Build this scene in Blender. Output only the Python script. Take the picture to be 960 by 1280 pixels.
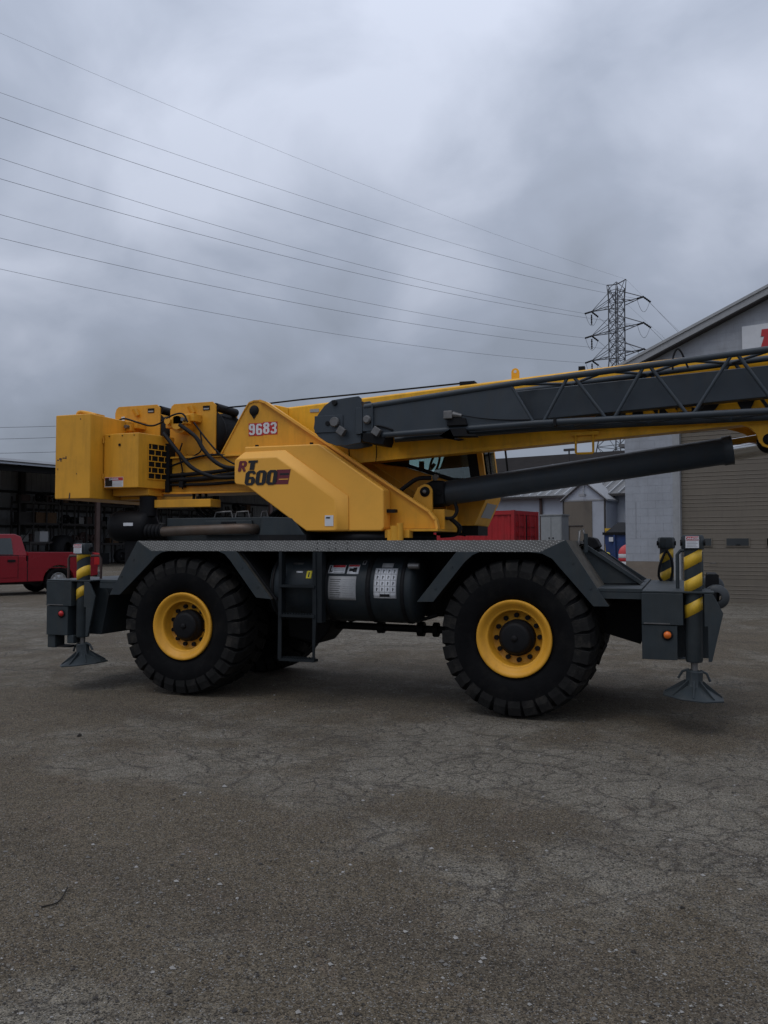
import bpy, bmesh, math, random
from mathutils import Vector, Matrix
R = math.radians
random.seed(7)
S = bpy.context.scene
COL = S.collection
for o in list(bpy.data.objects): bpy.data.objects.remove(o)

# ------------------------------------------------------------------ camera
cd = bpy.data.cameras.new('Camera'); cam = bpy.data.objects.new('Camera', cd); COL.objects.link(cam)
cam.location = (5.49, -8.55, 1.78)
cam.rotation_euler = (R(90 + 2.236), 0, R(19.6))
cd.sensor_fit = 'VERTICAL'; cd.sensor_height = 36.0; cd.lens = 36.0 * 1050 / 1280
cd.clip_start = 0.05; cd.clip_end = 3000
S.camera = cam
S.render.resolution_x, S.render.resolution_y = 768, 1024

# ------------------------------------------------------------------ sky and sun (overcast)
CLOUD_SEED = 2.2
SUN_EL, SUN_AZ = R(60), R(205)       # azimuth from +Y, clockwise: behind the camera
W = bpy.data.worlds.new('World'); S.world = W; W.use_nodes = True
nt = W.node_tree; nt.nodes.clear()
def N(t, tree=nt, **k):
    n = tree.nodes.new(t)
    for a, b in k.items(): setattr(n, a, b)
    return n
def L(a, b, tree=nt): tree.links.new(a, b)
out = N('ShaderNodeOutputWorld'); bg = N('ShaderNodeBackground'); L(bg.outputs[0], out.inputs[0])
sky = N('ShaderNodeTexSky'); sky.sky_type = 'NISHITA'; sky.sun_disc = False
sky.sun_elevation = SUN_EL; sky.sun_rotation = SUN_AZ
tc = N('ShaderNodeTexCoord'); sp = N('ShaderNodeSeparateXYZ'); L(tc.outputs['Generated'], sp.inputs[0])
def M(op, a, b=None, c=None, tree=nt):
    n = N('ShaderNodeMath', tree); n.operation = op
    for i, v in enumerate((a, b, c)):
        if v is None: continue
        if isinstance(v, (int, float)): n.inputs[i].default_value = v
        else: L(v, n.inputs[i], tree)
    return n.outputs[0]
up_z = M('MAXIMUM', sp.outputs[2], 0.0)
den = M('ADD', up_z, 0.50)
cx = N('ShaderNodeCombineXYZ'); L(M('DIVIDE', sp.outputs[0], den), cx.inputs[0]); L(M('DIVIDE', sp.outputs[1], den), cx.inputs[1])
cx.inputs[2].default_value = CLOUD_SEED
n1 = N('ShaderNodeTexNoise'); n1.inputs['Scale'].default_value = 1.6; n1.inputs['Detail'].default_value = 4
n1.inputs['Roughness'].default_value = 0.45; n1.inputs['Distortion'].default_value = 0.25; L(cx.outputs[0], n1.inputs['Vector'])
n2 = N('ShaderNodeTexNoise'); n2.inputs['Scale'].default_value = 5.0; n2.inputs['Detail'].default_value = 7
n2.inputs['Roughness'].default_value = 0.5; n2.inputs['Distortion'].default_value = 0.35; L(cx.outputs[0], n2.inputs['Vector'])
mixf = M('ADD', M('MULTIPLY', n1.outputs[0], 0.68), M('MULTIPLY', n2.outputs[0], 0.32))
rp = N('ShaderNodeValToRGB'); L(mixf, rp.inputs[0])
e = rp.color_ramp.elements
e[0].position = 0.37; e[0].color = (0.56, 0.63, 0.77, 1)
e[1].position = 0.61; e[1].color = (1.07, 1.16, 1.38, 1)
m_ = e.new(0.475); m_.color = (0.70, 0.785, 0.97, 1)
# CIE overcast sky: the deck brightens towards the zenith
cie = M('MULTIPLY_ADD', up_z, 2.0 / 3.0, 1.0 / 3.0)
cc = N('ShaderNodeCombineXYZ')
for k in range(3): L(M('MULTIPLY', cie, 1.0), cc.inputs[k])
dk_ = N('ShaderNodeMix'); dk_.data_type = 'RGBA'; dk_.blend_type = 'MULTIPLY'; dk_.inputs[0].default_value = 1
L(rp.outputs[0], dk_.inputs[6]); L(cc.outputs[0], dk_.inputs[7])
# the Nishita sky shows faintly through the cloud deck
sc = N('ShaderNodeMix'); sc.data_type = 'RGBA'; sc.blend_type = 'MULTIPLY'; sc.inputs[0].default_value = 1
L(sky.outputs[0], sc.inputs[6]); sc.inputs[7].default_value = (0.07, 0.07, 0.07, 1)
mx = N('ShaderNodeMix'); mx.data_type = 'RGBA'; mx.inputs[0].default_value = 0.92
L(sc.outputs[2], mx.inputs[6]); L(dk_.outputs[2], mx.inputs[7]); L(mx.outputs[2], bg.inputs[0])
bg.inputs[1].default_value = 1.0

sd = bpy.data.lights.new('Sun', 'SUN'); sun = bpy.data.objects.new('Sun', sd); COL.objects.link(sun)
sd.energy = 0.5; sd.angle = R(25); sd.color = (1, 0.96, 0.9)
sdir = Vector((math.sin(SUN_AZ) * math.cos(SUN_EL), math.cos(SUN_AZ) * math.cos(SUN_EL), math.sin(SUN_EL)))
sun.rotation_euler = (-sdir).to_track_quat('-Z', 'Y').to_euler()
sun.location = sdir * 50
S.view_settings.view_transform = 'Standard'; S.view_settings.look = 'None'
S.view_settings.exposure = 0.0; S.view_settings.gamma = 1.0; S.view_settings.use_curve_mapping = False

# ------------------------------------------------------------------ materials
MATS = {}
def mat(name, col, rough=0.6, metal=0.0, var=0.15, scale=6.0, bump=0.0, bscale=60.0, dirt=None, dirt_amt=0.0, spec=0.4, streak=None, chips=None):
    m = bpy.data.materials.new(name); m.use_nodes = True; MATS[name] = m
    t = m.node_tree; b = t.nodes['Principled BSDF']
    b.inputs['Roughness'].default_value = rough; b.inputs['Metallic'].default_value = metal
    b.inputs['Specular IOR Level'].default_value = spec
    geo = N('ShaderNodeNewGeometry', t)
    nz = N('ShaderNodeTexNoise', t); nz.inputs['Scale'].default_value = scale; nz.inputs['Detail'].default_value = 6; nz.inputs['Roughness'].default_value = 0.6
    L(geo.outputs['Position'], nz.inputs['Vector'], t)
    r = N('ShaderNodeValToRGB', t); L(nz.outputs[0], r.inputs[0], t)
    r.color_ramp.elements[0].position = 0.3; r.color_ramp.elements[1].position = 0.7
    r.color_ramp.elements[0].color = tuple(c * (1 - var) for c in col) + (1,)
    r.color_ramp.elements[1].color = tuple(min(1, c * (1 + var)) for c in col) + (1,)
    src = r.outputs[0]
    if dirt:
        d = N('ShaderNodeTexNoise', t); d.inputs['Scale'].default_value = scale * 0.45; d.inputs['Detail'].default_value = 9; d.inputs['Roughness'].default_value = 0.72
        L(geo.outputs['Position'], d.inputs['Vector'], t)
        dr = N('ShaderNodeValToRGB', t); L(d.outputs[0], dr.inputs[0], t)
        dr.color_ramp.elements[0].position = 0.5; dr.color_ramp.elements[0].color = (0, 0, 0, 1)
        dr.color_ramp.elements[1].position = 0.75; dr.color_ramp.elements[1].color = (dirt_amt,) * 3 + (1,)
        q = N('ShaderNodeMix', t); q.data_type = 'RGBA'; L(dr.outputs[0], q.inputs[0], t); L(src, q.inputs[6], t); q.inputs[7].default_value = dirt + (1,)
        src = q.outputs[2]
    if streak:      # rain-washed grime running down the faces
        mp = N('ShaderNodeMapping', t); mp.inputs['Scale'].default_value = (7, 7, 0.9); L(geo.outputs['Position'], mp.inputs['Vector'], t)
        k = N('ShaderNodeTexNoise', t); k.inputs['Scale'].default_value = 1.6; k.inputs['Detail'].default_value = 7; k.inputs['Roughness'].default_value = 0.62; L(mp.outputs[0], k.inputs['Vector'], t)
        kr = N('ShaderNodeValToRGB', t); L(k.outputs[0], kr.inputs[0], t); kr.color_ramp.elements[0].position = 0.47; kr.color_ramp.elements[0].color = (0, 0, 0, 1)
        kr.color_ramp.elements[1].position = 0.78; kr.color_ramp.elements[1].color = (0.38, 0.38, 0.38, 1)
        q = N('ShaderNodeMix', t); q.data_type = 'RGBA'; L(kr.outputs[0], q.inputs[0], t); L(src, q.inputs[6], t); q.inputs[7].default_value = streak + (1,); src = q.outputs[2]
    if chips:       # small knocks through the paint
        k = N('ShaderNodeTexNoise', t); k.inputs['Scale'].default_value = 26; k.inputs['Detail'].default_value = 5; k.inputs['Roughness'].default_value = 0.7; L(geo.outputs['Position'], k.inputs['Vector'], t)
        kr = N('ShaderNodeValToRGB', t); L(k.outputs[0], kr.inputs[0], t); kr.color_ramp.elements[0].position = 0.735; kr.color_ramp.elements[0].color = (0, 0, 0, 1)
        kr.color_ramp.elements[1].position = 0.76; kr.color_ramp.elements[1].color = (0.85, 0.85, 0.85, 1)
        q = N('ShaderNodeMix', t); q.data_type = 'RGBA'; L(kr.outputs[0], q.inputs[0], t); L(src, q.inputs[6], t); q.inputs[7].default_value = chips + (1,); src = q.outputs[2]
    L(src, b.inputs['Base Color'], t)
    rr = N('ShaderNodeMapRange', t); L(nz.outputs[0], rr.inputs[0], t); rr.inputs[3].default_value = max(0, rough - 0.1); rr.inputs[4].default_value = min(1, rough + 0.1)
    L(rr.outputs[0], b.inputs['Roughness'], t)
    if bump:
        bn = N('ShaderNodeTexNoise', t); bn.inputs['Scale'].default_value = bscale; bn.inputs['Detail'].default_value = 4
        L(geo.outputs['Position'], bn.inputs['Vector'], t)
        bb = N('ShaderNodeBump', t); bb.inputs['Strength'].default_value = bump; bb.inputs['Distance'].default_value = 0.01
        L(bn.outputs[0], bb.inputs['Height'], t); L(bb.outputs[0], b.inputs['Normal'], t)
    return m
BR = (0.09, 0.06, 0.035)
YEL = mat('yellow_paint', (0.72, 0.345, 0.03), 0.42, var=0.07, scale=3, dirt=(0.26, 0.14, 0.03), dirt_amt=0.35, bump=0.05, bscale=30, spec=0.3, streak=(0.30, 0.15, 0.02), chips=(0.10, 0.05, 0.02))
YELC = mat('yellow_cover', (0.84, 0.41, 0.058), 0.38, var=0.04, scale=2, dirt=(0.4, 0.23, 0.05), dirt_amt=0.25, spec=0.3)
YELB = mat('yellow_boom', (0.9, 0.45, 0.02), 0.42, var=0.07, scale=2.5, dirt=(0.25, 0.15, 0.03), dirt_amt=0.35, spec=0.3, streak=(0.30, 0.15, 0.02), chips=(0.10, 0.05, 0.02))  # same paint as the other yellow, lightened to offset the jib's shade
GRY = mat('grey_paint', (0.032, 0.04, 0.044), 0.45, var=0.14, scale=5, dirt=(0.12, 0.105, 0.08), dirt_amt=0.16, bump=0.05, bscale=40, spec=0.22, streak=(0.060, 0.056, 0.048), chips=(0.085, 0.07, 0.055))
DUST = mat('dusty_plate', (0.085, 0.078, 0.066), 0.75, var=0.35, scale=7, dirt=(0.16, 0.13, 0.09), dirt_amt=0.8, spec=0.2)
GRYD = mat('diff_grey', (0.045, 0.05, 0.054), 0.5, var=0.1)
GRYJ = mat('grey_jib', (0.042, 0.052, 0.062), 0.42, var=0.1, scale=4, dirt=(0.09, 0.085, 0.075), dirt_amt=0.18, spec=0.28, streak=(0.060, 0.056, 0.048), chips=(0.085, 0.07, 0.055))
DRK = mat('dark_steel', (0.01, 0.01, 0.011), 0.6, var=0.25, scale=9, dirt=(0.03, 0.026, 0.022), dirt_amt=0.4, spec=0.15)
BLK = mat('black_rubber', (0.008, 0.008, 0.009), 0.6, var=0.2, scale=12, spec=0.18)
LADM = mat('ladder_grey', (0.012, 0.015, 0.017), 0.55, var=0.2, scale=9, spec=0.2)
TANKM = mat('tank_grey', (0.021, 0.027, 0.031), 0.5, var=0.15, scale=5, spec=0.2, streak=(0.05, 0.046, 0.04))
LUG = mat('tyre_lug', (0.013, 0.0125, 0.012), 0.8, var=0.3, scale=9, dirt=(0.070, 0.061, 0.050), dirt_amt=0.6, bump=0.3, bscale=60, spec=0.15)
TYR = mat('tyre_rubber', (0.0055, 0.0055, 0.006), 0.72, var=0.3, scale=7, dirt=(0.030, 0.027, 0.023), dirt_amt=0.35, bump=0.25, bscale=90, spec=0.08)
CHR = mat('chrome_rod', (0.6, 0.6, 0.6), 0.15, metal=1.0, var=0.05)
STL = mat('bare_steel', (0.16, 0.155, 0.15), 0.45, metal=0.6, var=0.2, scale=15)
EXH = mat('exhaust_pipe', (0.1, 0.078, 0.062), 0.5, metal=0.5, var=0.3, scale=4, dirt=(0.12, 0.06, 0.03), dirt_amt=0.6)
WHT = mat('decal_white', (0.62, 0.63, 0.65), 0.5, var=0.05)
DGY = mat('decal_grey', (0.33, 0.33, 0.33), 0.5, var=0.1, scale=40)
REDD = mat('decal_red', (0.45, 0.03, 0.035), 0.45, var=0.05)
MAR = mat('decal_maroon', (0.14, 0.018, 0.028), 0.45, var=0.05)
BLD = mat('decal_black', (0.012, 0.012, 0.014), 0.4, var=0.05)
YLD = mat('decal_yellow', (0.75, 0.62, 0.05), 0.45, var=0.05)
STR = mat('stripe_yellow', (0.68, 0.42, 0.03), 0.45, var=0.1, scale=9, dirt=(0.1, 0.07, 0.03), dirt_amt=0.6)
AMB = mat('lens_amber', (0.75, 0.16, 0.02), 0.2, var=0.05)
LRED = mat('lens_red', (0.5, 0.02, 0.02), 0.2, var=0.05)
BLOCKM = mat('block_grey', (0.33, 0.345, 0.375), 0.8, var=0.1, scale=1.5, bump=0.4, bscale=25, dirt=(0.16, 0.16, 0.15), dirt_amt=0.4, streak=(0.24, 0.245, 0.25))
BLOCKB = mat('block_tan', (0.185, 0.152, 0.12), 0.8, var=0.12, scale=2, bump=0.4, bscale=25, dirt=(0.1, 0.09, 0.075), dirt_amt=0.5)
MORT = mat('mortar', (0.27, 0.28, 0.3), 0.9, var=0.1)
DOORM = mat('door_taupe', (0.155, 0.132, 0.103), 0.55, var=0.06, scale=1.2, dirt=(0.1, 0.09, 0.075), dirt_amt=0.4, streak=(0.11, 0.095, 0.075))
TRIM = mat('trim_grey', (0.30, 0.305, 0.31), 0.5, var=0.08)
ROOFW = mat('roof_white', (0.33, 0.335, 0.34), 0.45, var=0.1)
SHEET = mat('sheet_grey', (0.17, 0.175, 0.18), 0.5, metal=0.3, var=0.15, scale=0.7, dirt=(0.08, 0.075, 0.07), dirt_amt=0.5)
WSH = mat('shed_wall_sheet', (0.36, 0.365, 0.37), 0.6, var=0.12, scale=0.6)
ROOFC = mat('roof_corrugated', (0.14, 0.138, 0.135), 0.55, var=0.15, scale=0.8)
WHITEW = mat('wall_white', (0.42, 0.45, 0.5), 0.7, var=0.08, scale=0.8, dirt=(0.25, 0.24, 0.24), dirt_amt=0.4)
BLUEW = mat('wall_blue_grey', (0.22, 0.25, 0.31), 0.6, var=0.08)
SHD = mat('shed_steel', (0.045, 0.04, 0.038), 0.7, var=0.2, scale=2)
RUST = mat('shed_column_brown', (0.07, 0.042, 0.036), 0.7, var=0.2, scale=2)
REDC = mat('container_red', (0.36, 0.012, 0.016), 0.55, var=0.12, scale=1.5, dirt=(0.15, 0.03, 0.02), dirt_amt=0.5)
CABG = mat('cabinet_grey', (0.26, 0.27, 0.27), 0.5, var=0.08)
BLUE = mat('dumpster_blue', (0.02, 0.05, 0.16), 0.5, var=0.15, scale=3, dirt=(0.08, 0.06, 0.05), dirt_amt=0.4)
TRK = mat('truck_red', (0.225, 0.005, 0.012), 0.25, var=0.05, scale=1, dirt=(0.10, 0.02, 0.02), dirt_amt=0.2, spec=0.4)
BROWN = mat('timber_brown', (0.13, 0.075, 0.04), 0.8, var=0.25, scale=5)
GALV = mat('galvanised', (0.09, 0.092, 0.10), 0.6, metal=0.2, var=0.1)
ALU = mat('wheel_alloy', (0.38, 0.38, 0.38), 0.35, metal=0.8, var=0.1)
TWIG = mat('twig', (0.02, 0.016, 0.012), 0.8)
STONE = mat('stones', (0.15, 0.14, 0.125), 0.85, var=0.35, scale=30)
STONED = mat('dark_grit', (0.045, 0.039, 0.033), 0.85, var=0.35, scale=30)
STONEW = mat('pale_stone', (0.3, 0.285, 0.26), 0.85, var=0.15, scale=30)
def glass(name, tint, mixv=0.25):
    m = bpy.data.materials.new(name); m.use_nodes = True; t = m.node_tree; t.nodes.clear(); MATS[name] = m
    o = N('ShaderNodeOutputMaterial', t); x = N('ShaderNodeMixShader', t); tr = N('ShaderNodeBsdfTransparent', t); g = N('ShaderNodeBsdfGlossy', t)
    tr.inputs[0].default_value = tint + (1,); g.inputs[1].default_value = 0.03; g.inputs[0].default_value = (0.8, 0.85, 0.85, 1)
    fr = N('ShaderNodeFresnel', t); fr.inputs[0].default_value = 1.5
    L(M('ADD', fr.outputs[0], mixv, tree=t), x.inputs[0], t); L(tr.outputs[0], x.inputs[1], t); L(g.outputs[0], x.inputs[2], t); L(x.outputs[0], o.inputs[0], t)
    return m
GLS = glass('cab_glass', (0.80, 0.90, 0.88), 0.06)
GLT = glass('dark_glass', (0.05, 0.06, 0.065), 0.05)
# diamond plate
def diamond():
    m = mat('diamond_plate', (0.215, 0.212, 0.2), 0.45, metal=0.35, var=0.12, scale=6, dirt=(0.11, 0.1, 0.085), dirt_amt=0.4)
    t = m.node_tree; b = t.nodes['Principled BSDF']; geo = N('ShaderNodeNewGeometry', t)
    s = N('ShaderNodeSeparateXYZ', t); L(geo.outputs['Position'], s.inputs[0], t)
    a = M('ADD', M('ADD', s.outputs[0], s.outputs[1], tree=t), s.outputs[2], tree=t); d = M('SUBTRACT', M('ADD', s.outputs[0], s.outputs[1], tree=t), s.outputs[2], tree=t)
    k = 2 * math.pi / 0.042
    h = M('MAXIMUM', M('MULTIPLY', M('SINE', M('MULTIPLY', a, k, tree=t), tree=t), M('SINE', M('MULTIPLY', d, k * 0.5, tree=t), tree=t), tree=t), 0.35, tree=t)
    lk = b.inputs['Base Color'].links[0].from_socket; gm_ = N('ShaderNodeMapRange', t); L(h, gm_.inputs[0], t); gm_.inputs[1].default_value = 0.35; gm_.inputs[2].default_value = 1.0; gm_.inputs[3].default_value = 0.85; gm_.inputs[4].default_value = 2.1
    qc = N('ShaderNodeVectorMath', t); qc.operation = 'SCALE'; L(lk, qc.inputs[0], t); L(gm_.outputs[0], qc.inputs['Scale'], t); L(qc.outputs[0], b.inputs['Base Color'], t)
    bb = N('ShaderNodeBump', t); bb.inputs['Strength'].default_value = 0.8; bb.inputs['Distance'].default_value = 0.005
    L(h, bb.inputs['Height'], t); L(bb.outputs[0], b.inputs['Normal'], t)
    return m
DIA = diamond()

WORN_LIT = [(1.75, -2.93, 1.00, 0.45, 0.14), (2.69, -2.22, 1.50, 0.80, 0.08), (4.11, -1.44, 1.60, 0.70, 0.12), (5.17, -2.06, 1.20, 0.70, 0.14), (5.67, -3.17, 0.80, 0.40, 0.14), (4.90, -3.71, 0.90, 0.50, 0.06), (0.19, 6.33, 3.00, 2.00, 0.10), (6.98, 15.71, 4.00, 2.50, 0.20), (-10.07, 8.31, 6.00, 3.00, 0.14), (1.50, -3.67, 1.20, 0.80, -0.10), (2.65, -4.75, 1.00, 0.50, -0.08), (3.94, -5.05, 1.20, 0.50, -0.05), (3.97, -2.98, 0.80, 0.35, -0.10), (6.54, 8.59, 1.20, 0.60, -0.20), (-1.23, -0.88, 1.60, 0.90, -0.10)]
def ground_mat():
    m = bpy.data.materials.new('cracked_asphalt'); m.use_nodes = True; t = m.node_tree; b = t.nodes['Principled BSDF']
    geo = N('ShaderNodeNewGeometry', t); P = geo.outputs['Position']
    def noise(s, d=5, ro=0.6, dist=0, vec=P):
        n = N('ShaderNodeTexNoise', t); n.inputs['Scale'].default_value = s; n.inputs['Detail'].default_value = d; n.inputs['Roughness'].default_value = ro; n.inputs['Distortion'].default_value = dist
        L(vec, n.inputs['Vector'], t); return n
    def ramp(v, p0, p1, c0=(0, 0, 0, 1), c1=(1, 1, 1, 1)):
        r = N('ShaderNodeValToRGB', t); L(v, r.inputs[0], t); r.color_ramp.elements[0].position = p0; r.color_ramp.elements[1].position = p1
        r.color_ramp.elements[0].color = c0; r.color_ramp.elements[1].color = c1; return r.outputs[0]
    def mixc(f, a, c, bl='MIX'):
        q = N('ShaderNodeMix', t); q.data_type = 'RGBA'; q.blend_type = bl
        for i, v in ((0, f), (6, a), (7, c)):
            if isinstance(v, tuple): q.inputs[i].default_value = v
            elif isinstance(v, float): q.inputs[i].default_value = v
            else: L(v, q.inputs[i], t)
        return q.outputs[2]
    # bare asphalt / dirt patches
    big = noise(0.42, 7, 0.62, 0.4); mid = noise(1.7, 6, 0.65, 0.3)
    f = M('ADD', M('MULTIPLY', big.outputs[0], 0.55, tree=t), M('MULTIPLY', mid.outputs[0], 0.45, tree=t), tree=t)
    sxyz = N('ShaderNodeSeparateXYZ', t); L(P, sxyz.inputs[0], t)
    # worn bare areas of the old asphalt surface, and skylight painted pale beyond the crane: (x, y, half length along x, half width along y)
    for (ax, ay, aw, ah, amt) in WORN_LIT:
        dx = M('DIVIDE', M('SUBTRACT', sxyz.outputs[0], ax, tree=t), aw, tree=t); dy = M('DIVIDE', M('SUBTRACT', sxyz.outputs[1], ay, tree=t), ah, tree=t)
        r2 = M('ADD', M('MULTIPLY', dx, dx, tree=t), M('MULTIPLY', dy, dy, tree=t), tree=t)
        f = M('ADD', f, M('MULTIPLY', M('POWER', 2.718, M('MULTIPLY', r2, -1.0, tree=t), tree=t), amt, tree=t), tree=t)
    patch = ramp(f, 0.49, 0.61)
    dirt = mixc(mid.outputs[0], (0.094, 0.073, 0.047, 1), (0.170, 0.138, 0.095, 1))
    asp = mixc(noise(3.2, 6, 0.7).outputs[0], (0.160, 0.138, 0.103, 1), (0.268, 0.240, 0.190, 1))
    col = mixc(patch, dirt, asp)
    mott = N('ShaderNodeMapRange', t); L(noise(9, 6, 0.7, 0.4).outputs[0], mott.inputs[0], t); mott.inputs[1].default_value = 0.3; mott.inputs[2].default_value = 0.7; mott.inputs[3].default_value = 0.80; mott.inputs[4].default_value = 1.22
    mc = N('ShaderNodeCombineColor', t)
    for i in range(3): L(mott.outputs[0], mc.inputs[i], t)
    col = mixc(1.0, col, mc.outputs[0], 'MULTIPLY')
    # drifted sand, faintly redder
    col = mixc(M('MULTIPLY', ramp(noise(2.6, 6, 0.7, 0.8).outputs[0], 0.56, 0.68), 0.4, tree=t), col, (0.17, 0.125, 0.092, 1))
    # cracks
    wob = noise(1.3, 4, 0.6); wv = N('ShaderNodeVectorMath', t); wv.operation = 'MULTIPLY_ADD'
    L(wob.outputs['Color'], wv.inputs[0], t); wv.inputs[1].default_value = (0.55, 0.55, 0.0); L(P, wv.inputs[2], t)
    cr = []
    for sc_, wd in ((2.1, 0.036), (4.9, 0.026)):
        v = N('ShaderNodeTexVoronoi', t); v.feature = 'DISTANCE_TO_EDGE'; v.inputs['Scale'].default_value = sc_; L(wv.outputs[0], v.inputs['Vector'], t)
        wn = noise(2.2 * sc_, 4, 0.65)
        w = M('MULTIPLY', ramp(wn.outputs[0], 0.36, 0.66), wd * sc_, tree=t)
        c = N('ShaderNodeMapRange', t); L(v.outputs[0], c.inputs[0], t); c.inputs[1].default_value = 0; L(M('ADD', w, 0.001, tree=t), c.inputs[2], t); c.inputs[3].default_value = 1; c.inputs[4].default_value = 0
        cr.append(c.outputs[0])
    crk = M('MAXIMUM', cr[0], M('MULTIPLY', cr[1], ramp(noise(0.6, 3).outputs[0], 0.38, 0.52), tree=t), tree=t)
    crk = M('MULTIPLY', crk, ramp(f, 0.47, 0.57), tree=t)
    col = mixc(M('MULTIPLY', crk, 0.80, tree=t), col, (0.060, 0.050, 0.040, 1))
    # old oil stains, damp dark streaks
    st = ramp(noise(0.9, 5, 0.7, 1.0).outputs[0], 0.63, 0.72)
    col = mixc(M('MULTIPLY', st, 0.6, tree=t), col, (0.075, 0.062, 0.050, 1))
    tr = M('ADD', M('MULTIPLY', sxyz.outputs[1], 1.0, tree=t), M('MULTIPLY', M('SINE', M('MULTIPLY', sxyz.outputs[0], 0.23, tree=t), tree=t), 0.7, tree=t), tree=t)
    tk = M('POWER', M('ABSOLUTE', M('SINE', M('MULTIPLY', M('ADD', tr, M('MULTIPLY', mid.outputs[0], 0.35, tree=t), tree=t), 1.9, tree=t), tree=t), tree=t), 9.0, tree=t)
    col = mixc(M('MULTIPLY', M('MULTIPLY', tk, ramp(noise(0.5, 4, 0.6).outputs[0], 0.42, 0.62), tree=t), 0.42, tree=t), col, (0.070, 0.057, 0.042, 1))
    # aggregate
    ag = N('ShaderNodeTexVoronoi', t); ag.inputs['Scale'].default_value = 150; L(P, ag.inputs['Vector'], t)
    sepc = N('ShaderNodeSeparateColor', t); L(ag.outputs['Color'], sepc.inputs[0], t)
    lum = N('ShaderNodeMapRange', t); L(sepc.outputs[0], lum.inputs[0], t); lum.inputs[3].default_value = 0.42; lum.inputs[4].default_value = 1.62
    grain = N('ShaderNodeMapRange', t); L(noise(55, 5, 0.75).outputs[0], grain.inputs[0], t); grain.inputs[1].default_value = 0.3; grain.inputs[2].default_value = 0.7; grain.inputs[3].default_value = 0.72; grain.inputs[4].default_value = 1.28
    g = M('MULTIPLY', lum.outputs[0], grain.outputs[0], tree=t)
    cg = N('ShaderNodeCombineColor', t)
    for i in range(3): L(g, cg.inputs[i], t)
    col = mixc(1.0, col, cg.outputs[0], 'MULTIPLY')
    pale = ramp(sepc.outputs[1], 0.93, 0.937)
    pit = N('ShaderNodeTexVoronoi', t); pit.inputs['Scale'].default_value = 110; L(P, pit.inputs['Vector'], t)
    ps = N('ShaderNodeSeparateColor', t); L(pit.outputs['Color'], ps.inputs[0], t)
    col = mixc(M('MULTIPLY', ramp(ps.outputs[0], 0.90, 0.91), 0.75, tree=t), col, (0.028, 0.024, 0.020, 1))
    col = mixc(M('MULTIPLY', pale, 0.6, tree=t), col, (0.30, 0.285, 0.26, 1))
    L(col, b.inputs['Base Color'], t); b.inputs['Roughness'].default_value = 0.9; b.inputs['Specular IOR Level'].default_value = 0.25
    h = M('ADD', M('MULTIPLY', crk, -3.0, tree=t), M('ADD', M('MULTIPLY', noise(120, 6, 0.8).outputs[0], 0.5, tree=t), M('MULTIPLY', ag.outputs['Distance'], -40.0, tree=t), tree=t), tree=t)
    h = M('ADD', h, M('MULTIPLY', mid.outputs[0], 2.0, tree=t), tree=t)
    bb = N('ShaderNodeBump', t); bb.inputs['Strength'].default_value = 0.55; bb.inputs['Distance'].default_value = 0.008
    L(h, bb.inputs['Height'], t); L(bb.outputs[0], b.inputs['Normal'], t)
    return m
GND = ground_mat()

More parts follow.
